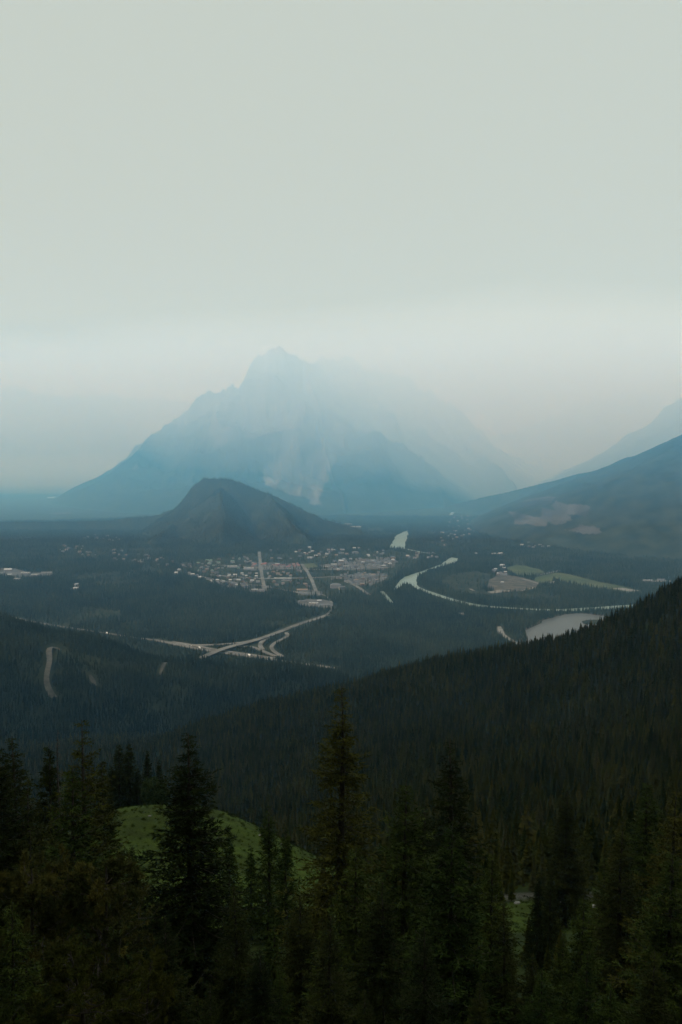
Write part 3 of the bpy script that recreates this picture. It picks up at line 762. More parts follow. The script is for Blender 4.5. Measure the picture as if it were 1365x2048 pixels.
# streets of ordinary buildings: (zone polygon in the photo, count, spacing, what they are, kinds, label phrase)
ZONES = [
 ([(505,1126),(600,1129),(600,1137),(505,1138)], 20, 'shop', ['flat', 'hip'], ['red', 'red', 'brown'], 'red roofed block in the row between the avenue and the playing field'),
 ([(640,1128),(700,1118),(790,1116),(800,1126),(760,1140),(650,1142)], 64, 'shop', ['flat', 'flat', 'hip'], ['grey', 'grey', 'dark', 'white'], 'flat roofed block in the dense town centre right of the playing field'),
 ([(690,1146),(775,1145),(772,1158),(735,1172),(700,1168),(660,1158)], 40, 'house', ['gable', 'ell', 'flat'], ['grey', 'brown', 'dark'], 'building between the curved street and the river bend'),
 ([(352,1126),(500,1112),(510,1128),(430,1152),(380,1142)], 44, 'house', ['gable', 'ell', 'hip'], ['grey', 'brown', 'dark', 'green'], 'house among trees left of the straight avenue'),
 ([(430,1152),(515,1146),(518,1172),(470,1166)], 26, 'house', ['gable', 'flat'], ['grey', 'dark', 'white'], 'house at the near left end of the avenue'),
 ([(535,1140),(610,1142),(622,1176),(560,1174),(535,1166)], 22, 'house', ['gable', 'hip'], ['grey', 'brown', 'dark'], 'building in the block between the avenue and the second street'),
 ([(540,1098),(770,1094),(780,1112),(540,1120)], 44, 'house', ['gable', 'ell'], ['grey', 'brown', 'dark', 'white'], 'house among trees behind the town centre'),
 ([(110,1085),(230,1100),(345,1120),(350,1135),(230,1120),(120,1105)], 46, 'house', ['gable', 'ell', 'hip'], ['grey', 'grey', 'dark', 'brown'], 'house scattered in the forest left of the town'),
 ([(150,1066),(240,1074),(250,1084),(165,1078)], 12, 'house', ['gable'], ['grey', 'dark'], 'house in the upper loop below the long dark ridge'),
 ([(800,1104),(870,1106),(880,1116),(820,1120)], 14, 'house', ['gable', 'hip'], ['grey', 'white', 'brown'], 'house between the upper river and the bend'),
 ([(885,1060),(905,1030),(975,1036),(970,1058),(900,1085),(880,1100),(876,1085)], 38, 'house', ['gable', 'hip'], ['white', 'grey', 'brown'], 'house on the far side of the river below the cleared slope'),
 ([(1000,1082),(1060,1078),(1135,1092),(1130,1101),(1060,1096)], 24, 'house', ['gable', 'flat'], ['white', 'grey'], 'house in the bright cluster at the foot of the right hand mountain'),
 ([(355,1140),(420,1158),(500,1172),(498,1178),(430,1168),(380,1152)], 30, 'house', ['gable', 'hip'], ['white', 'grey', 'dark'], 'house in the row along the near edge of the town'),
 ([(1210,1096),(1300,1094),(1330,1102),(1220,1104)], 10, 'house', ['gable'], ['grey', 'white'], 'house in the line of roofs far right under the blue mountain'),
 ([(985,1140),(1012,1136),(1020,1150),(990,1152)], 8, 'barn', ['gable'], ['white', 'grey'], 'stable building left of the green meadow'),
]
PROTO = {}
made = 0; extra = []
for poly, n, cat, kinds, roofs, lab in ZONES:
    P = np.array(poly, float); lo, hi = P.min(0), P.max(0); k = 0; tries = 0
    while k < n and tries < n * 60:
        tries += 1
        px_, py_ = rng.uniform(lo[0], hi[0]), rng.uniform(lo[1], hi[1])
        if not in_poly(np.array([px_]), np.array([py_]), P)[0]: continue
        x, y = on_floor(px_, py_)
        if any((x - a) ** 2 + (y - b) ** 2 < (c + 9) ** 2 for a, b, c in spots): continue
        if height(x, y) > VALLEY + 6: continue
        if any(seg_dist(np.array([x]), np.array([y]), Q)[0] < w - 3 for Q, w in NO_LINES): continue
        if any(in_poly(np.array([x]), np.array([y]), q)[0] for q in NO_TREES[:3]): continue
        kd = kinds[int(rng.integers(len(kinds)))]; rf = roofs[int(rng.integers(len(roofs)))]; size = int(rng.integers(3)); wl = ['white', 'cream', 'brown', 'grey'][int(rng.integers(4))]
        if cat == 'shop': w_, d_, st = [(18, 13, 2), (27, 14, 2), (14, 11, 2)][size]
        else: w_, d_, st = [(13, 9, 2), (17, 10, 2), (11, 8, 1)][size]
        key = (kd, w_, d_, st, wl, rf)
        if key not in PROTO: PROTO[key] = building(*key)
        rz = rng.choice([0.05, 0.05, 1.62, -0.1]) + rng.normal(0, 0.05)
        spots.append((x, y, w_ * 0.55)); k += 1; made += 1
        word = {'white': 'white', 'grey': 'grey', 'dark': 'dark', 'red': 'red', 'green': 'green', 'brown': 'brown'}[rf]
        shape = {'gable': 'gabled', 'ell': 'two winged', 'hip': 'hip roofed', 'flat': 'flat topped'}[kd]
        l2 = (lab if word in lab.split()[0] else f'{word} roofed ' + lab.replace('flat roofed ', '')) if True else lab
        l2 = l2.replace('red roofed red roofed', 'red roofed')
        l2 = (['middle sized ', 'long ', 'small '][size]) + l2
        if (300 - len(B)) > made - 1:
            if cat in ('house',): l2 = shape + ' ' + l2
            l2 = ' '.join(l2.split()[:16])
            o = thing(cat, l2, cat, (x, y, VALLEY + 1.0), 'buildings: ' + l2[:60], rz)
            link('walls', PROTO[key][0], o); link('roof', PROTO[key][1], o)
        else: extra.append((x, y, rz, key))
print('buildings', made, 'extra', len(extra))
if extra:
    V, Fc, Mi = [], [], []; mats = list(WALLS.values()) + list(ROOFS.values()) + [WIN]
    for x, y, rz, key in extra:
        for me in PROTO[key]:
            n = len(V); c, s_ = math.cos(rz), math.sin(rz)
            V += [(x + v.co.x * c - v.co.y * s_, y + v.co.x * s_ + v.co.y * c, VALLEY + 1.0 + v.co.z) for v in me.vertices]
            for p in me.polygons:
                Fc.append(tuple(i + n for i in p.vertices)); Mi.append(mats.index(me.materials[p.material_index]))
    link('distant_houses', mesh_from('distant_houses', V, Fc, mats, False, Mi), kind='stuff', label='far houses scattered beyond the town')

# ------------------------------------------------------------------ traffic on the highway
PAINT = {'white': bmat('paint_white', (0.7, 0.7, 0.7), 0.35), 'red': bmat('paint_red', (0.35, 0.04, 0.03), 0.35), 'silver': bmat('paint_silver', (0.45, 0.46, 0.47), 0.3), 'dark': bmat('paint_dark', (0.04, 0.045, 0.05), 0.3)}
TYRE = bmat('tyre_rubber', (0.02, 0.02, 0.02), 0.9)
def car_parts(col, truck=False):
    if truck:
        b = mesh_from('cargo_box', *join([(quad_box(-6.5, 4.0, -1.25, 1.25, 0.9, 3.9), 0)])[:2], [PAINT['white']])
        c = mesh_from('cab', *join([(quad_box(4.3, 6.4, -1.15, 1.15, 0.6, 2.9), 0), (quad_box(6.4, 7.2, -1.05, 1.05, 0.6, 1.7), 0)])[:2], [PAINT[col]])
        g_ = mesh_from('windscreen', [(6.43, -1, 1.8), (6.43, 1, 1.8), (6.43, .9, 2.7), (6.43, -.9, 2.7)], [(0, 1, 2, 3)], [WIN]); xs = (-5.4, -4.2, 5.2)
    else:
        b = mesh_from('body', *join([(quad_box(-2.2, 2.2, -.88, .88, .35, .95), 0)])[:2], [PAINT[col]])
        V = [(-1.7, -.8, .95), (1.1, -.8, .95), (1.1, .8, .95), (-1.7, .8, .95), (-1.2, -.66, 1.5), (.4, -.66, 1.5), (.4, .66, 1.5), (-1.2, .66, 1.5)]
        c = mesh_from('cabin', V, [(0, 1, 5, 4), (1, 2, 6, 5), (2, 3, 7, 6), (3, 0, 4, 7), (4, 5, 6, 7)], [WIN])
        g_ = mesh_from('roof_panel', [(-1.2, -.66, 1.52), (.4, -.66, 1.52), (.4, .66, 1.52), (-1.2, .66, 1.52)], [(0, 1, 2, 3)], [PAINT[col]]); xs = (-1.35, 1.35)
    wh = []
    for x in xs:
        for y in (-.85, .85):
            g = Geo(); g.tube([[x, y - .11, .34], [x, y + .11, .34]], [.34, .34], 10); wh.append(g.mesh('wheel', [TYRE]))
    return [b, c, g_] + wh
CARS = {}
def put_car(label, px, py, ang, col, truck, h):
    key = (col, truck)
    if key not in CARS: CARS[key] = car_parts(col, truck)
    x, y = on_floor(px, py)
    o = thing('truck' if truck else 'car', label, 'truck' if truck else 'car', (x, y, VALLEY + h), 'vehicles on the highway and its ramps', ang)
    for me in CARS[key]: link(me.name.split('.')[0], me, o)
for lab, px, py, ang, col, tr_, h in (
 ('long white truck on the highway left of the overpass', 400, 1297.5, -.95, 'silver', True, 1.85), ('white car on the highway left of the overpass', 383, 1293, -.95, 'white', False, 1.65),
 ('silver car following the white one on the highway', 372, 1290.5, -.95, 'silver', False, 1.65), ('white truck with dark cab on the highway right of the overpass', 500, 1312.5, -.8, 'dark', True, 1.85),
 ('red car on the highway right of the overpass', 523, 1316, -.8, 'red', False, 1.65), ('dark car climbing the upper ramp', 452, 1290, 0.2, 'dark', False, 2.1),
 ('white car on the town road above the ramps', 583, 1255, 1.1, 'white', False, 3.7), ('white car on the visible highway piece by the spur', 640, 1331.5, -.8, 'white', False, 1.7),
 ('silver car near the left end of the highway', 160, 1258.6, -1.0, 'silver', False, 1.65), ('white truck on the left part of the highway', 215, 1268, -1.0, 'white', True, 1.65)):
    put_car(lab, px, py, ang, col, tr_, h)

# ------------------------------------------------------------------ conifers
def spruce(H, rad, seed, mat, density=1.0, sparse_top=0.0, gaps=0.1, leafsz=1.0, droop=0.35, bottom=0.06, whorl=0.30):
    """spruce of height H; returns trunk mesh and crown mesh (twigs with needle sprays)"""
    g = np.random.default_rng(seed)
    tr = Geo()
    zs = np.linspace(-0.8, H, 12)
    wob = np.stack([np.sin(zs * 0.5 + seed) * 0.05 * zs / H, np.cos(zs * 0.4 + seed) * 0.05 * zs / H, zs], 1)
    tr.tube(wob, np.interp(zs, [0, H], [0.017 * H, 0.010]), 7)
    cr = Geo()
    z = H * bottom
    P0, P1, W = [], [], []
    while z < H - 0.12:
        f = z / H
        prof = 1.32 * rad * (0.90 * (1 - f) ** 0.95 + 0.10 * math.sqrt(1 - f)) * (0.75 + 0.25 * min(1, f * 6)) * (1 + 0.13 * math.sin(z * 2.1 + seed) + 0.08 * math.sin(z * 5.3))
        nb = int(g.integers(6, 10)) if z < H * 0.9 else 4
        a0 = g.uniform(0, 6.28)
        for k in range(nb):
            if g.random() < gaps + sparse_top * f: continue
            az = a0 + k * 6.283 / nb + g.normal(0, 0.25)
            L = max(0.10, prof * (g.uniform(0.55, 1.12) if g.random() > 0.13 else g.uniform(1.1, 1.38)))
            zz = z + g.uniform(-0.12, 0.12)
            d = np.array([math.cos(az), math.sin(az), 0])
            ns = max(3, int(L / 0.17))
            t = np.linspace(0, 1, ns + 1)
            rise = (0.55 * f ** 2 + 0.05)
            curve = L * (rise * t - droop * (1 - 0.6 * f) * t ** 1.3 + 0.24 * (1 - f * 0.5) * t ** 3)
            B = d[None] * (L * t)[:, None] + np.stack([0 * t, 0 * t, zz + curve], 1)
            side = np.array([-d[1], d[0], 0])
            B += side[None] * (g.normal(0, 0.06) * L * t ** 2)[:, None]
            cr.tube(B, np.interp(t, [0, 1], [0.012 + 0.006 * L, 0.004]), 3, 1)
            # twigs: alternating left and right, shorter towards the tip, hanging a little
            for s in (-1, 1):
                nt = int(ns * 1.5 * density) + 1
                tt = g.uniform(0.10, 1.0, nt)
                base = np.stack([np.interp(tt, t, B[:, c]) for c in range(3)], 1)
                tl = (0.16 + 0.34 * L * (1 - tt) * g.uniform(0.5, 1.2, nt)) * np.minimum(1, 0.5 + tt)
                dirv = norm(d[None] * 0.75 + side[None] * s * g.uniform(0.5, 1.0, (nt, 1)) + np.array([0, 0, -0.35]) * g.uniform(0.2, 1.5, (nt, 1)))
                P0.append(base); P1.append(base + dirv * tl[:, None]); W.append(tl)
            P0.append(B[-2:-1]); P1.append(B[-1:] + d * 0.10); W.append(np.array([0.15]))
            # needles along the branch itself
            P0.append(B[:-1]); P1.append(B[1:]); W.append(np.full(len(B) - 1, 0.2))
        z += whorl * g.uniform(0.7, 1.3) * (1.0 - 0.25 * f)
    P0.append(np.array([[0, 0, H - 0.9], [0, 0, H - 0.45]])); P1.append(np.array([[0, 0, H - 0.45], [0, 0, H + 0.02]])); W.append(np.array([.3, .3]))
    P0 = np.concatenate(P0); P1 = np.concatenate(P1); Ln = np.linalg.norm(P1 - P0, axis=1)
    # needle sprays: several slim blades per twig, alternating sides
    per = np.maximum(2, (Ln / 0.075 * density).astype(int))
    idx = np.repeat(np.arange(len(P0)), per); n = len(idx)
    tt = g.uniform(0.0, 1.0, n)[:, None]
    base = P0[idx] * (1 - tt) + P1[idx] * tt
    ax = norm(P1 - P0)[idx]
    rnd = norm(g.normal(0, 1, (n, 3)))
    outd = norm(ax * 0.9 + rnd * 0.75 + np.array([0, 0, 0.12]))
    ln = g.uniform(0.11, 0.25, n)[:, None] * leafsz
    tp = np.interp(base[:, 2], [H * 0.82, H], [1.0, 0.55])[:, None]; ln = ln * tp
    wd = norm(np.cross(outd, norm(g.normal(0, 1, (n, 3))))) * g.uniform(0.018, 0.036, n)[:, None] * leafsz * tp
    cr.tris(np.stack([base - wd, base + wd, base + outd * ln], 1), 0)
    return tr.mesh('trunk', [M['bark']], True), cr.mesh('crown', [mat, M['bark']])

def pine(H, rad, seed, mat, n_limb=46, dead=0.04):
    g = np.random.default_rng(seed); tr = Geo(); cr = Geo(); dd = Geo()
    zs = np.linspace(-0.8, H, 10)
    lean = g.normal(0, 0.03, 2)
    ctr = np.stack([zs * lean[0] + 0.12 * np.sin(zs), zs * lean[1] + 0.12 * np.cos(zs * 0.8), zs], 1)
    tr.tube(ctr, np.interp(zs, [0, H], [0.022 * H, 0.02]), 7)
    tb, ta = [], []
    for i in range(n_limb):
        f = g.uniform(0.12, 0.98); z = f * H; az = g.uniform(0, 6.28)
        L = rad * (1 - f ** 2.2) ** 0.6 * g.uniform(0.5, 1.15) + 0.2
        d = np.array([math.cos(az), math.sin(az), 0]); t = np.linspace(0, 1, 7)
        o = np.array([np.interp(z, zs, ctr[:, 0]), np.interp(z, zs, ctr[:, 1]), z])
        B = o + d * (L * t)[:, None] + np.array([0, 0, 1]) * (L * (0.15 * t + 0.35 * t ** 2) + g.normal(0, 0.04, 7) * L * t)[:, None]
        B += np.cross(d, [0, 0, 1]) * (0.12 * L * np.sin(t * 5 + az))[:, None]
        isdead = g.random() < dead
        (dd if isdead else cr).tube(B, np.interp(t, [0, 1], [0.026, 0.006]), 4, 1 if not isdead else 0)
        for k in range(10 if not isdead else 6):
            q = g.uniform(0.25, 1); b = np.array([np.interp(q, t, B[:, c]) for c in range(3)])
            dv = norm(d * 0.7 + g.normal(0, 0.55, 3) + np.array([0, 0, 0.25])); l2 = L * g.uniform(0.2, 0.5)
            e = b + dv * l2; m_ = (b + e) / 2 + g.normal(0, 0.06, 3) * l2
            (dd if isdead else cr).tube([b, m_, e], [0.011, 0.007, 0.004], 3, 1 if not isdead else 0)
            if isdead:
                for _ in range(3):
                    e2 = e + norm(g.normal(0, 1, 3)) * 0.25; dd.tube([m_, e2], [0.006, 0.003], 3, 0)
            else:
                for _ in range(4): tb.append(b + (e - b) * g.uniform(0.35, 1.05) + g.normal(0, 0.05, 3)); ta.append(norm(dv + g.normal(0, 0.35, 3)))
    tb = np.array(tb); ta = np.array(ta); per = 46
    idx = np.repeat(np.arange(len(tb)), per); n = len(idx)
    back = g.uniform(-0.16, 0.05, n)[:, None]
    base = tb[idx] + ta[idx] * back
    outd = norm(ta[idx] * 0.7 + norm(g.normal(0, 1, (n, 3))) * 0.9)
    ln = g.uniform(0.07, 0.15, n)[:, None]; wd = norm(np.cross(outd, norm(g.normal(0, 1, (n, 3))))) * g.uniform(0.006, 0.013, n)[:, None]
    cr.tris(np.stack([base - wd, base + wd, base + outd * ln], 1), 0)
    return tr.mesh('trunk', [M['bark']], True), cr.mesh('crown', [mat, M['bark']]), (dd.mesh('dead_branches', [M['dead_wood']]) if dd.n else None)

def dead_spire(H, seed):
    g = np.random.default_rng(seed); tr = Geo(); dd = Geo()
    zs = np.linspace(-0.8, H, 12)
    tr.tube(np.stack([0.08 * np.sin(zs * 0.7), 0.06 * np.cos(zs), zs], 1), np.interp(zs, [0, H], [0.014 * H, 0.012]), 6)
    for i in range(120):
        f = g.uniform(0.3, 0.99); L = (1 - f) * 1.5 * g.uniform(0.3, 1.2) + 0.1; az = g.uniform(0, 6.28); t = np.linspace(0, 1, 4)
        d = np.array([math.cos(az), math.sin(az), 0])
        dd.tube(np.array([0, 0, f * H]) + d * (L * t)[:, None] + np.array([0, 0, 1.]) * (-0.4 * L * t + 0.35 * L * t ** 2)[:, None], [0.014, 0.011, 0.008, 0.004], 3)
    return tr.mesh('trunk', [M['dead_wood']], True), dd.mesh('bare_branches', [M['dead_wood']])

def shrub(seed, mat, h=2.2, r=1.3, n=9000):
    g = np.random.default_rng(seed); cr = Geo(); st = Geo()
    cs = g.normal(0, 1, (26, 3)); cs = norm(cs) * g.uniform(0.35, 1.0, (26, 1)) * [r * 0.75, r * 0.75, h * 0.38] + [0, 0, h * 0.52]
    for c in cs[:14]: st.tube([[0, 0, -0.2], c * [0.4, 0.4, 0.5], c], [0.04, 0.025, 0.01], 4)
    k = g.integers(0, 26, n); p = cs[k] + norm(g.normal(0, 1, (n, 3))) * g.uniform(0.2, 1, (n, 1)) ** 0.5 * [0.42 * r, 0.42 * r, 0.26 * h]
    p[:, 2] = np.maximum(p[:, 2], 0.05)
    a = norm(g.normal(0, 1, (n, 3))); b = norm(np.cross(a, g.normal(0, 1, (n, 3))))
    s = g.uniform(0.03, 0.07, (n, 1))
    cr.tris(np.stack([p - b * s, p + b * s, p + a * s * 2.4], 1), 0)
    return st.mesh('stems', [M['bark']]), cr.mesh('foliage', [mat])

def simple_conifer(seed, levels, blades, jag, rad=0.17, mat=None, trunk=True):
    """unit-height conifer: drooping blade whorls round a stem"""
    g = np.random.default_rng(seed); cr = Geo()
    T = []
    for l in range(levels):
        f = 0.06 + 0.90 * (l + 0.5 * g.random()) / levels
        rr = rad * (1 - f) ** 0.85 + 0.008
        a0 = g.uniform(0, 6.28)
        for k in range(blades):
            az = a0 + 6.283 * k / blades + g.normal(0, 0.2); L = rr * g.uniform(1 - jag, 1 + jag * 0.7)
            d = np.array([math.cos(az), math.sin(az), 0]); sd_ = np.array([-d[1], d[0], 0]) * L * g.uniform(0.42, 0.62)
            top = np.array([0, 0, f + 1.25 / levels]) ; mid = d * L * 0.55 + [0, 0, f + 0.12 / levels]; tip = d * L + [0, 0, f - g.uniform(0.1, 0.55) / levels]
            T += [[top, mid - sd_, mid + sd_], [mid - sd_, tip, mid + sd_]]
    T.append([[0.006, 0, 0.9], [-0.004, 0.005, 0.9], [0, 0, 1.0]]); T.append([[-0.005, 0, 0.9], [0.004, -0.005, 0.9], [0, 0, 1.0]])
    cr.tris(np.array(T, float), 0)
    tr = Geo()
    if trunk: tr.tube([[0, 0, -0.06], [0, 0, 0.5], [0, 0, 0.95]], [0.012, 0.008, 0.002], 5)
    else: tr.tube([[0, 0, -0.06], [0, 0, 0.3]], [0.012, 0.008], 3)
    return tr.mesh('trunk', [M['bark']]), cr.mesh('crown', [mat])

def put_tree(label, tx, ty, d, parts, H0, group=None, wf=1.0, name='spruce_tree', cat='spruce tree', rz=None):
    """tree whose tip shows at a photo pixel, d metres ahead; its foot stands on the ground there"""
    p = at(tx, ty, float(d)); g = float(height(p[0], p[1])); h = p[2] - g
    s = h / H0
    o = thing(name, label, cat, (p[0], p[1], g - 0.05), group, random.uniform(0, 6.28) if rz is None else rz, (s * wf, s * wf, s))
    for me in parts:
        if me is not None:
            c = link(me.name.split('.')[0], me, o)
            if 'branches' in me.name: c['kind'] = 'stuff'
    return o, h

KIND = {
 'dark': spruce(16, 2.5, 11, M['needle_dark'], 1.0, 0.05, 0.06),
 'dark2': spruce(16, 2.3, 12, M['needle_dark'], 1.0, 0.1, 0.10, droop=0.45),
 'green': spruce(14, 2.2, 13, M['needle_green'], 1.0, 0.12, 0.10, leafsz=1.05),
 'green2': spruce(12, 2.1, 14, M['needle_green'], 1.1, 0.05, 0.08, droop=0.25),
 'olive': spruce(15, 2.3, 15, M['needle_olive'], 0.9, 0.25, 0.16, droop=0.30),
 'tall': spruce(18, 2.2, 16, M['needle_olive'], 1.0, 0.12, 0.12, droop=0.50, whorl=0.34),
 'young': spruce(9, 1.1, 17, M['needle_green'], 0.8, 0.3, 0.20, leafsz=1.3, whorl=0.30),
 'spiky': spruce(12, 1.5, 18, M['needle_dark'], 0.9, 0.2, 0.14, leafsz=1.25, whorl=0.26),
}
KH = {'dark': 16, 'dark2': 16, 'green': 14, 'green2': 12, 'olive': 15, 'tall': 18, 'young': 9, 'spiky': 12}
G_FRONT = 'spruce trees standing in front of the valley'
FRONT = [
 ('tallest spruce, its narrow tip standing highest in the middle', 683, 1370, 44, 'tall', 1.35),
 ('broad dark spruce with a slender tip in front of the grassy knoll', 377, 1464, 42, 'dark', 1.45),
 ('tall ragged spruce with loose upturned twigs near the left edge', 164, 1438, 46, 'olive', 1.20),
 ('pale green open spruce in front of the tall ragged left one', 143, 1532, 36, 'green', 1.20),
 ('dark spruce cut by the left edge with its tip leaning over it', 26, 1470, 58, 'dark2', 1.25),
 ('dark bushy spruce at the very left edge', -22, 1440, 50, 'dark', 1.25),
 ('small dark spruce right behind the ragged left spruce', 205, 1522, 88, 'spiky', 1.10),
 ('thin dark spruce between the left edge and the bare spire', 97, 1490, 75, 'spiky', 0.99),
 ('green spruce with rounded head right of the tallest spruce', 812, 1560, 40, 'green', 1.35),
 ('tall dark spruce with a crooked branch on its right side', 903, 1478, 50, 'dark2', 1.35),
 ('light green spruce in front of the tall dark crooked one', 905, 1642, 33, 'green2', 1.25),
 ('light green spruce standing before the foot of the tallest spruce', 712, 1690, 32, 'green2', 1.25),
 ('broad dark spruce standing alone between the green ones on the right', 1135, 1572, 118, 'dark', 1.25),
 ('spruce with feathered side twigs behind the right hand group', 1245, 1640, 56, 'dark2', 1.25),
 ('tall green spruce of the right hand group', 1296, 1558, 60, 'green', 1.31),
 ('olive spruce close to the right edge', 1352, 1580, 52, 'olive', 1.31),
 ('bright green spruce leaning at the right edge in front', 1345, 1700, 40, 'green2', 1.31),
 ('mid green spruce right of the small clearing', 1168, 1790, 36, 'green', 1.06),
 ('left one of the two thin dark spruces before the small clearing', 1078, 1752, 70, 'spiky', 1.10),
 ('right one of the two thin dark spruces before the small clearing', 1102, 1745, 72, 'spiky', 1.16),
 ('short spruce with pale bare twigs in the bottom right corner', 1222, 1958, 24, 'green2', 1.06),
 ('short spruce filling the corner at bottom right', 1310, 1900, 30, 'dark', 1.25),
 ('thin young spruce, tallest of those before the grassy knoll', 537, 1612, 78, 'young', 1.21),
 ('thin young spruce second from the tallest spruce', 572, 1652, 76, 'young', 1.10),
 ('small young spruce in front of the right end of the knoll', 502, 1690, 80, 'young', 0.99),
 ('slim young spruce beside the broad dark one on the knoll', 458, 1660, 84, 'young', 1.10),
 ('shadowed spruce at the bottom centre', 600, 1790, 34, 'dark', 1.38),
 ('dark spruce below the pale one in the bottom middle', 660, 1830, 26, 'dark2', 1.38),
 ('black shaded spruce between the green ones in the middle', 765, 1760, 30, 'dark', 1.38),
 ('dark spruce at the bottom right of the middle', 850, 1850, 24, 'dark2', 1.38),
 ('green spruce left of the small clearing', 985, 1700, 44, 'green', 1.06),
 ('dark spruce in front of the small clearing\'s left end', 1010, 1800, 34, 'dark2', 1.12),
 ('low green spruce at the bottom before the clearing', 1085, 1935, 27, 'green2', 1.25),
 ('small green spruce against the left bottom edge', 22, 1800, 22, 'green2', 1.12),
 ('dark spruce in the bottom left corner', 90, 1960, 18, 'dark', 1.00),
 ('dark olive spruce below the yellowish pine', 330, 1830, 27, 'dark', 1.38),
 ('dark spruce between the pine and the broad dark spruce', 265, 1690, 52, 'dark', 1.00),
 ('dark spruce right of the broad dark one', 470, 1770, 38, 'dark2', 1.31),
 ('shaded spruce at the bottom left of the middle', 520, 1890, 24, 'dark', 1.25),
 ('green spruce at the bottom right of the two thin dark ones', 1175, 1905, 28, 'green', 1.12),
 ('olive spruce rising behind the left group', 55, 1560, 52, 'olive', 1.25),
 ('dark filler spruce behind the green rounded one', 850, 1600, 62, 'dark', 1.19),
 ('dark spruce behind the pale green spruce by the left edge', 60, 1660, 40, 'dark', 1.25),
 ('shaded spruce at the bottom edge left of centre', 420, 1960, 20, 'dark2', 1.12),
 ('shaded spruce at the bottom edge right of centre', 960, 1960, 22, 'dark', 1.12),
 ('shaded spruce at the bottom edge below the black one', 730, 1975, 19, 'dark', 1.12),
 ('green spruce behind the olive one by the right edge', 1210, 1700, 75, 'green', 1.12),
 ('young green spruce low in the gap right of the broad dark spruce', 548, 1850, 40, 'young', 1.32),
 ('second young spruce low in the gap right of the broad dark spruce', 585, 1870, 36, 'green2', 1.00),
 ('green spruce standing in front of the near end of the small clearing', 1128, 1862, 46, 'green2', 1.1),
 ('dark young spruce low between the two thin dark ones and the bottom edge', 1066, 1905, 34, 'dark', 1.1),
 ('young spruce at the bottom of the gap left of the tallest spruce', 560, 1930, 30, 'green2', 1.00),
]
ONPX = []
for lab, tx, ty, d, k, wf in FRONT:
    o, h = put_tree(lab, tx, ty, d, KIND[k], KH[k], G_FRONT, wf)
    ONPX.append((o.location.x, o.location.y)); print('tree', lab[:40], round(h, 1))
put_tree('bare dead spruce spire at the left, with short broken twigs', 116, 1458, 62, dead_spire(14, 3), 14, None, 0.9, 'dead_tree', 'dead tree')
PN = pine(8, 2.4, 31, M['needle_yellow']); PN2 = pine(7, 2.2, 32, M['needle_olive'], dead=0.07)
put_tree('yellow tinged pine with twisting limbs at lower left', 200, 1730, 27, PN, 8, 'pines at lower left', 1.0, 'pine_tree', 'pine tree')
put_tree('yellow brown pine beside the left edge', 70, 1740, 29, PN, 8, 'pines at lower left', 1.0, 'pine_tree', 'pine tree')
put_tree('olive pine with many pale bare branches at bottom left', 165, 1890, 19, PN2, 7, 'pines at lower left', 0.95, 'pine_tree', 'pine tree')
put_tree('olive pine at the bottom left, right of the one with bare branches', 290, 1930, 21, PN2, 7, 'pines at lower left', 0.8, 'pine_tree', 'pine tree')

# --- low conifer meshes for the hillside
LOD1 = [simple_conifer(50 + i, 17 + i, 9, 0.5, (0.16, 0.19, 0.14, 0.17)[i], M['needle_far2' if i == 3 else 'needle_far']) for i in range(4)]
LOD2 = [simple_conifer(60 + i, 7, 6, 0.5, (0.17, 0.22, 0.15)[i], M['needle_far2' if i == 2 else 'needle_far'], False) for i in range(3)]
LOD3 = [simple_conifer(70 + i, 4, 4, 0.3, 0.21, M['needle_valley'], False) for i in range(3)]

# trees and shrub on the back edge of the knoll
G_KN = 'trees on the back edge of the grassy knoll'
for lab, tx, ty, d, wf in (('left dark spruce of the close pair on the knoll\'s back edge', 238, 1488, 205, 1.5), ('right dark spruce of the close pair on the knoll\'s back edge', 258, 1487, 208, 1.4),
                           ('narrow dark spruce on the knoll\'s back edge, right of the close pair', 295, 1500, 210, 0.9), ('right hand narrow spruce on the knoll\'s back edge', 318, 1518, 208, 0.9),
                           ('shorter dark spruce left on the knoll\'s back edge', 222, 1530, 203, 1.2), ('dark spruce filling the gap between the knoll\'s pairs', 276, 1535, 206, 1.2),
                           ('small spruce at the knoll edge below the far meadow', 448, 1612, 192, 1.0), ('smaller spruce at the knoll edge below the far meadow', 476, 1622, 194, 0.9)):
    put_tree(lab, tx, ty, d, KIND['spiky'], KH['spiky'], G_KN, wf)
SH = shrub(91, M['leaf'])
for lab, tx, ty, d in (('round leafy bush at the back edge of the knoll, right of its dark trees', 303, 1560, 190), ('low rounded bush beside the taller one on the knoll', 322, 1570, 191)):
    put_tree(lab, tx, ty, d, SH, 2.2, 'leafy bushes at the back edge of the knoll', 0.75, 'bush', 'bush')

# ------------------------------------------------------------------ forest on the hillside
def scatter(rmin, rmax, sp, azmax, jitter=0.45):
    pts = []
    xs = np.arange(-rmax * math.sin(R(azmax)), rmax * math.sin(R(azmax)), sp); ys = np.arange(max(5, rmin * math.cos(R(azmax))), rmax, sp)
    X, Y = np.meshgrid(xs, ys); X = X + rng.uniform(-jitter, jitter, X.shape) * sp; Y = Y + rng.uniform(-jitter, jitter, Y.shape) * sp
    X = X.ravel(); Y = Y.ravel(); r = np.hypot(X, Y); a = np.abs(np.arctan2(X, Y))
    k = (r >= rmin) & (r < rmax) & (a < R(azmax))
    return X[k], Y[k]

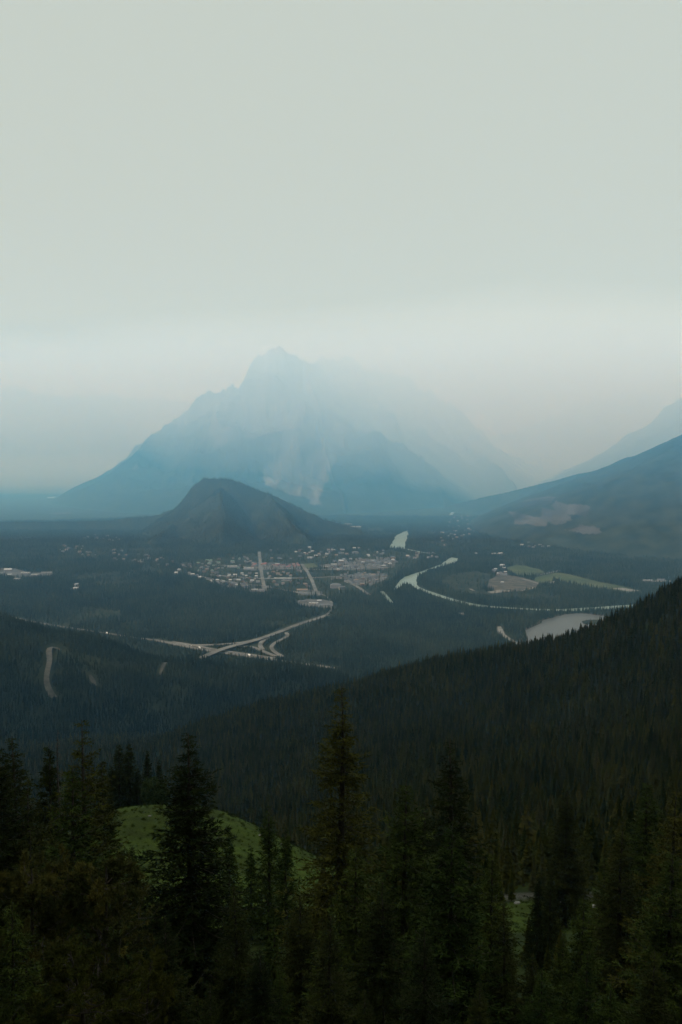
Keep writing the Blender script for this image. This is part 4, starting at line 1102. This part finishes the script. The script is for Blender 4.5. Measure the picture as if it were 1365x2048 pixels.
def keep_off(X, Y, far=True):
    k = np.ones(len(X), bool)
    if far:
        for poly in NO_TREES: k &= ~in_poly(X, Y, poly)
        for bx, by, br in spots:
            s = (np.abs(X - bx) < br + 6) & (Y < by + br + 4) & (Y > by - br - 26)
            k &= ~s
        for P, w in NO_LINES:
            if w <= 0: continue
            lo = P.min(0) - w; hi = P.max(0) + w
            s = (X > lo[0]) & (X < hi[0]) & (Y > lo[1]) & (Y < hi[1]) & k
            idx = np.nonzero(s)[0]
            if len(idx): k[idx] = seg_dist(X[idx], Y[idx], P) > w
    return k

def forest(name, label, X, Y, Z, S, protos, col=None):
    """one stuff object: geometry nodes put conifers on a cloud of points"""
    n = len(X)
    me = bpy.data.meshes.new(name); me.vertices.add(n)
    me.vertices.foreach_set('co', np.stack([X, Y, Z], -1).astype(np.float32).ravel())
    for nm, arr in (('size', S), ('turn', rng.uniform(0, 6.28, n)), ('slim', rng.uniform(0.75, 1.25, n))):
        a = me.attributes.new(nm, 'FLOAT', 'POINT'); a.data.foreach_set('value', arr.astype(np.float32))
    a = me.attributes.new('pick', 'INT', 'POINT'); a.data.foreach_set('value', np.where(rng.random(n) < 0.09, len(protos) - 1, rng.integers(0, max(1, len(protos) - 1), n)).astype(np.int32))
    o = link(name, me, kind='stuff', label=label)
    ng = bpy.data.node_groups.new(name, 'GeometryNodeTree')
    ng.interface.new_socket('Geometry', in_out='INPUT', socket_type='NodeSocketGeometry'); ng.interface.new_socket('Geometry', in_out='OUTPUT', socket_type='NodeSocketGeometry')
    N = ng.nodes; L = ng.links
    gi = N.new('NodeGroupInput'); go = N.new('NodeGroupOutput')
    iop = N.new('GeometryNodeInstanceOnPoints')
    for tr_o, cr_o in protos:
        j = N.new('GeometryNodeJoinGeometry')
        for ob in (tr_o, cr_o):
            oi = N.new('GeometryNodeObjectInfo'); oi.transform_space = 'ORIGINAL'; oi.inputs['Object'].default_value = ob
            L.new(oi.outputs['Geometry'], j.inputs[0])
        g2 = N.new('GeometryNodeGeometryToInstance'); L.new(j.outputs[0], g2.inputs[0])
        g2.label = 'variant'
    ja = N.new('GeometryNodeJoinGeometry')
    for nd in [x for x in N if x.label == 'variant']: L.new(nd.outputs[0], ja.inputs[0])
    def attr(nm, ty):
        x = N.new('GeometryNodeInputNamedAttribute'); x.data_type = ty; x.inputs['Name'].default_value = nm; return x.outputs['Attribute']
    sz = attr('size', 'FLOAT'); sl = attr('slim', 'FLOAT')
    mul = N.new('ShaderNodeMath'); mul.operation = 'MULTIPLY'; L.new(sz, mul.inputs[0]); L.new(sl, mul.inputs[1])
    cx = N.new('ShaderNodeCombineXYZ'); L.new(mul.outputs[0], cx.inputs[0]); L.new(mul.outputs[0], cx.inputs[1]); L.new(sz, cx.inputs[2])
    rz = N.new('ShaderNodeCombineXYZ'); L.new(attr('turn', 'FLOAT'), rz.inputs[2])
    L.new(gi.outputs[0], iop.inputs['Points']); L.new(ja.outputs[0], iop.inputs['Instance'])
    iop.inputs['Pick Instance'].default_value = True
    L.new(attr('pick', 'INT'), iop.inputs['Instance Index'])
    L.new(rz.outputs[0], iop.inputs['Rotation']); L.new(cx.outputs[0], iop.inputs['Scale'])
    L.new(iop.outputs[0], go.inputs[0])
    md = o.modifiers.new('forest', 'NODES'); md.node_group = ng
    return o

# grass tufts and creeping juniper on the knoll, real geometry on one point cloud each
def tuft(seed, n, r, h, mat, w=0.012, name='tuft'):
    g = np.random.default_rng(seed); q = Geo()
    a = g.uniform(0, 6.28, n); rr = r * np.sqrt(g.random(n)); b = np.stack([np.cos(a) * rr, np.sin(a) * rr, np.zeros(n)], 1)
    up = norm(np.stack([g.normal(0, .45, n), g.normal(0, .45, n), np.ones(n)], 1)) * (h * g.uniform(.5, 1, n))[:, None]
    wd = np.stack([-np.sin(a), np.cos(a), 0 * a], 1) * w
    q.tris(np.stack([b - wd, b + wd, b + up], 1)); return q.mesh(name, [mat])
M['grass_blade'] = noise_mat('grass_blade', (0.044, 0.064, 0.010), (0.085, 0.115, 0.018), 0.25, 0.9, spec=0.05)
M['juniper'] = noise_mat('juniper', (0.020, 0.028, 0.009), (0.042, 0.052, 0.016), 0.8, 0.9, spec=0.05)
def patch(name, label, n, protos, sz0, sz1, dens):
    X, Y = rng.uniform(-75, 75, n), rng.uniform(72, 208, n)
    wob = fbm(X, Y, 9, 3, 77) * 4
    k = (in_poly(X + wob, Y + wob, KNOLL) | in_poly(X + wob, Y + wob, CLEAR)) & (fbm(X, Y, 11, 3, 63) > dens)
    X, Y = X[k], Y[k]; Z = height(X, Y) - 0.03
    forest(name, label, X, Y, Z, rng.uniform(sz0, sz1, len(X)), protos)
gt = [link('grass_tuft', tuft(5 + i, 60, 0.28, 0.34, M['grass_blade'], name='grass_tuft'), loc=(-22 + 2 * i, 170, float(height(-22 + 2 * i, 170))), kind='stuff') for i in range(2)]
patch('meadow_grass', 'grass growing over the knoll', 6000, [(gt[0], gt[0]), (gt[1], gt[1])], 0.7, 1.7, -1)
jn = [link('juniper_mat', tuft(25 + i, 420, 1.0, 0.42, M['juniper'], 0.035, name='juniper_mat'), loc=(-28 + 5 * i, 176, float(height(-28 + 5 * i, 176))), kind='stuff') for i in range(2)]
patch('creeping_juniper', 'low dark juniper patches on the knoll', 60, [(jn[0], jn[0]), (jn[1], jn[1])], 0.4, 1.4, 0.42)
def boulder(seed):
    import bmesh
    bm = bmesh.new(); bmesh.ops.create_icosphere(bm, subdivisions=2, radius=0.5); g = np.random.default_rng(seed)
    for v in bm.verts: v.co *= 1 + g.uniform(-.22, .22); v.co.z *= .65
    me = bpy.data.meshes.new('boulder'); bm.to_mesh(me); bm.free(); me.materials.append(M['stone']); return me
BL = [boulder(i) for i in range(3)]
for i, (lab, px_, py_, sz) in enumerate((('pale boulder on the upper left of the knoll', 300, 1633, .5), ('low stone in the middle of the knoll', 345, 1668, .45), ('flat stone near the right end of the knoll', 565, 1690, .7),
        ('stone on the knoll right of the broad dark spruce', 520, 1672, .5), ('broken stone at the left end of the gravel bank', 1035, 1808, 1.0), ('grey boulder on the gravel bank by the right thin spruce', 1122, 1806, 1.2),
        ('small boulder on the gravel bank', 1150, 1812, .8), ('boulder at the right end of the gravel bank', 1192, 1814, 1.1))):
    p = drop(px_, py_, 60, 260); o = link('boulder', BL[i % 3], loc=(p[0], p[1], p[2] + .05), label=lab, category='boulder', group='stones in the grass'); o.scale = (sz * 1.3, sz, sz); o.rotation_euler = (0, 0, i)

# hillside, near part
AZM = 25
X, Y = scatter(62, 560, 4.3, AZM)
wob = fbm(X, Y, 9, 3, 77) * 4
k = ~in_poly(X + wob, Y + wob, KNOLL) & ~in_poly(X + wob, Y + wob, CLEAR)
k &= ~((Y < 235) & (Y > 100) & (X < 10) & (X > -75))
Z = height(X, Y)
pxx, pyy = to_px(X, Y, Z)
k &= ~((Y < 110) & (pxx > 440) & (pxx < 640) & (Y > 62))        # open ground in front of the knoll
k &= ~((Y < 132) & (pxx > 1000) & (pxx < 1240) & (Y > 75))
k &= ~((Y < 105) & (pxx > 200) & (pxx < 640))
k &= (fbm(X, Y, 60, 3, 5) > -0.52)
gl = (Y > 230) & (fbm(X, Y, 70, 3, 91) > 0.36); k &= ~(gl & (rng.random(len(X)) < 0.75))
X, Y, Z = X[k], Y[k], Z[k]
S = (rng.gamma(9, 1.15, len(X)) * (1 + 0.3 * fbm(X, Y, 40, 3, 131))).clip(3.5, 18) * np.interp(np.hypot(X, Y), [60, 140, 200], [0.45, 0.75, 1.0])
fd = np.hypot(X, Y)
px, py = to_px(X, Y, Z + S)
inframe = (px > -30) & (px < 1395) & (py > 1200) & (py < 2080)
big = np.argsort(np.where(inframe, -S / fd, 1))[:235]
isbig = np.zeros(len(X), bool); isbig[big] = True
P_LOD1 = []
G_H = 'spruces of the near hillside forest'
def hill_label(x, y):
    px_, py_ = to_px(x, y, float(height(x, y)))
    if py_ < 1560: return 'in the dense stand climbing the right hillside'
    side = 'left of the grassy knoll' if px_ < 250 else 'below and behind the grassy knoll' if px_ < 680 else 'on the slope behind the middle foreground spruces' if px_ < 1000 else ('left of the small gravelly clearing on the right' if px_ < 1040 else 'behind the small gravelly clearing on the right' if px_ < 1200 else 'right of the small gravelly clearing') if py_ > 1720 else 'on the slope above the small clearing on the right'
    return side
for i in big:
    v = i % 7 % 4
    fat = rng.uniform(.75, 1.3)
    lab = ('tall ' if S[i] > 12.5 else 'short ' if S[i] < 9 else 'middle sized ') + ('slender spruce ' if fat < .92 else 'broad spruce ' if fat > 1.12 else 'spruce ') + hill_label(X[i], Y[i])
    o = thing('spruce_tree', lab, 'spruce tree', (X[i], Y[i], Z[i]), 'hillside ' + lab, rng.uniform(0, 6.28), (S[i] * fat,) * 2 + (S[i],))
    t_ = link('trunk', LOD1[v][0], o); c_ = link('crown', LOD1[v][1], o)
    if len(P_LOD1) < 4 and v == len(P_LOD1): P_LOD1.append((t_, c_))
while len(P_LOD1) < 3: P_LOD1.append(P_LOD1[0])
r_ = ~isbig
forest('hillside_forest', 'dense dark spruce forest on the near slope', X[r_], Y[r_], Z[r_], S[r_], P_LOD1)
print('near', len(X))

def single(lods, X, Y, Z, S, n, lab, group):
    """n real trees at the head of a point list, which also serve as the forest's patterns"""
    out = []
    for i in range(n):
        o = thing('spruce_tree', lab, 'spruce tree', (X[i], Y[i], Z[i]), group, 0.3 * i, (S[i], S[i], S[i]))
        out.append((link('trunk', lods[i][0], o), link('crown', lods[i][1], o)))
    return out
def far_forest(name, label, r0, r1, sp, lods, smean, thin=None, az=AZM, lab='', zfun=height):
    X, Y = scatter(r0, r1, sp, az)
    k = keep_off(X, Y)
    X, Y = X[k], Y[k]
    if thin is not None:
        k = rng.random(len(X)) < thin(X, Y); X, Y = X[k], Y[k]
    Z = zfun(X, Y) - 0.3
    S = (rng.gamma(9, smean / 9, len(X)) * (1 + 0.35 * fbm(X, Y, 45, 3, 131))).clip(smean * 0.35, smean * 1.75)
    px, py = to_px(X, Y, Z + S)
    first = np.nonzero((px > 60) & (px < 1300))[0]
    first = first[np.argsort(-S[first] / Y[first])[:3]]
    order = np.concatenate([first, np.setdiff1d(np.arange(len(X)), first)])
    X, Y, Z, S = X[order], Y[order], Z[order], S[order]
    pr = single(lods, X, Y, Z, S, 3, lab, name)
    forest(name, label, X[3:], Y[3:], Z[3:], S[3:], pr)
    print(name, len(X))
gl2 = lambda X, Y: np.where(fbm(X, Y, 130, 4, 91) > 0.45, 0.35, 0.98)
far_forest('ridge_forest', 'dense spruce forest covering the descending ridge', 560, 1750, 5.6, LOD2, 10.5, gl2, lab='spruce in the dense forest on the descending ridge')
far_forest('hill_forest', 'spruce forest on the lower hill before the highway', 1750, 2900, 7.0, LOD3, 11.5, gl2, lab='spruce in the forest on the lower hill before the highway')
TW_ = fs(TOWN[0])
def thin_valley(X, Y):
    t = np.where(fbm(X, Y, 220, 4, 191) > 0.38, 0.30, 0.97)
    t = np.where(in_poly(X, Y, TW_), 0.17, t)
    g3 = in_poly(X, Y, fs(GREEN3)); t = np.where(g3, 0.10, t)
    t = np.where((Y > 3000) & (X < -560 + 0 * Y) & (Y > 4300) & (Y < 4900), t * 0.75, t)
    return t
far_forest('valley_forest', 'spruce forest on the valley floor round the town', 2900, 4700, 8.5, LOD3, 13, thin_valley, 24, 'spruce in the forest on the valley floor near the highway')
far_forest('distant_forest', 'distant forest round the wooded hill and along the river', 4700, 6900, 8.6, LOD3, 11, thin_valley, 23.5, 'distant spruce between the town and the wooded hill')

for i, (px_, py_) in enumerate([(1168, 1245), (1173, 1243), (1177, 1246), (1181, 1242), (1185, 1247), (1188, 1243), (1192, 1246), (1196, 1242), (1199, 1246), (1203, 1244), (1184, 1244.5), (1191, 1248)]):
    x, y = on_floor(px_, py_); h_ = 6 + 4 * rng.random()
    o = thing('spruce_tree', 'small spruce on the islet in the lake', 'spruce tree', (x, y, VALLEY + .8), 'spruces on the islet in the lake', i * 1.3, (h_, h_, h_))
    link('trunk', LOD2[i % 3][0], o); link('crown', LOD2[i % 3][1], o)

# ------------------------------------------------------------------ haze and smoke
def box_volume(name, verts, faces, density, color, g=0.0, absorb=1.0):
    me = bpy.data.meshes.new(name); me.from_pydata(verts, [], faces); me.update()
    m = bpy.data.materials.new(name); m.use_nodes = True
    t = m.node_tree; t.nodes.clear()
    o = t.nodes.new('ShaderNodeOutputMaterial'); v = t.nodes.new('ShaderNodeVolumePrincipled')
    v.inputs['Color'].default_value = (*color, 1); v.inputs['Density'].default_value = density
    v.inputs['Absorption Color'].default_value = (absorb, absorb, absorb, 1); v.inputs['Anisotropy'].default_value = g
    t.links.new(v.outputs[0], o.inputs['Volume'])
    me.materials.append(m)
    return link(name, me, kind='stuff')
BOXF = [(0, 3, 2, 1), (4, 5, 6, 7), (0, 1, 5, 4), (1, 2, 6, 5), (2, 3, 7, 6), (3, 0, 4, 7)]
def corners(x0, x1, y0, y1, zb, zt):
    return [(x0, y0, zb), (x1, y0, zb), (x1, y1, zb), (x0, y1, zb), (x0, y0, zt), (x1, y0, zt), (x1, y1, zt), (x0, y1, zt)]
box_volume('haze', corners(-29000, 29000, -29000, 29000, VALLEY - 40, 1750), BOXF, HAZE_DENSITY, HAZE_COLOR)
# a bank of wildfire smoke lying in the far valleys, thicker upwards from its sloping underside
def smoke_bank(name, x0, x1, y0, y1, zb0, zb1, zt, density, color):
    v = [(x0 * y0 / y1, y0, zb0), (x1 * y0 / y1, y0, zb0), (x1, y1, zb1), (x0, y1, zb1), (x0 * y0 / y1, y0, zt), (x1 * y0 / y1, y0, zt), (x1, y1, zt), (x0, y1, zt)]
    return box_volume(name, v, BOXF, density, color, absorb=1.0)
def smoke_front(name, y_low, y_high, z_low, z_high, y_back, z_back, density, color, amp, seed, white=1, shift_r=900, absorb=1.0):
    """closed body of smoke whose billowing front leans towards the viewer; even density"""
    nx, ns = 70, 16
    xs = np.linspace(-1, 1, nx)[:, None] * 21000; sv = np.linspace(0, 1, ns)[None]
    y = y_low + (y_high - y_low) * sv + 0 * xs; z = z_low + (z_high - z_low) * sv + 0 * xs
    y = y + fbm(xs + 0 * y, z * 2.2, 2600, 3, seed) * amp * (1 - 0.4 * sv) - 1100 * np.exp(-((xs / 8000 - 0.13) / 0.10) ** 2) * sstep(0.4, 0.85, sv) * white - shift_r * sstep(0.17, 0.30, xs / 7000) * (1 - 0.5 * sv) + 1100 * sstep(-0.12, -0.3, xs / 8000) * white
    Fv = np.stack([xs + 0 * y, y, z], -1); Bk = Fv.copy(); Bk[..., 1] = y_back; Bk[..., 2] = z_low + (z_back - z_low) * sv
    V = np.concatenate([Fv.reshape(-1, 3), Bk.reshape(-1, 3)]); n = nx * ns
    q = lambda i, j: i * ns + j
    Fc = []
    for i in range(nx - 1):
        for j in range(ns - 1):
            Fc.append((q(i, j), q(i + 1, j), q(i + 1, j + 1), q(i, j + 1))); Fc.append((n + q(i, j), n + q(i, j + 1), n + q(i + 1, j + 1), n + q(i + 1, j)))
        Fc.append((q(i, 0), n + q(i, 0), n + q(i + 1, 0), q(i + 1, 0))); Fc.append((q(i, ns - 1), q(i + 1, ns - 1), n + q(i + 1, ns - 1), n + q(i, ns - 1)))
    for j in range(ns - 1):
        Fc.append((q(0, j), q(0, j + 1), n + q(0, j + 1), n + q(0, j))); k = nx - 1; Fc.append((q(k, j), n + q(k, j), n + q(k, j + 1), q(k, j + 1)))
    return box_volume(name, [tuple(v) for v in V], Fc, density, color, absorb=absorb)
smoke_front('smoke_bank', 8300, 5600, -655, 800, 11400, 900, SMOKE_DENSITY, SMOKE_COLOR, 350, 3)
smoke_front('smoke_bank', 5300, 3900, -650, 530, 9300, 780, BLUE_DENSITY, BLUE_COLOR, 150, 8, 0, 500, 0.7)
for k in range(3):
    smoke_bank('smoke_bank', -24000 - 40 * k, 24000 + 40 * k, 12800 + 900 * k, 27000 - 60 * k, -610 + 70 * k, -620 + 60 * k, 1300 + 150 * k, SMOKE2_DENSITY / 3, SMOKE2_COLOR)
# low bluish smoke on the floor of the far valleys, its top sloping up away from the viewer
v = [(-9000, 11750, -635), (9000, 11750, -635), (23500, 24500, -650), (-23500, 24500, -650), (-9000, 11750, -380), (9000, 11750, -380), (23500, 24500, -30), (-23500, 24500, -30)]
box_volume('smoke_bank', v, BOXF, LOW_DENSITY, LOW_COLOR, absorb=0.0)
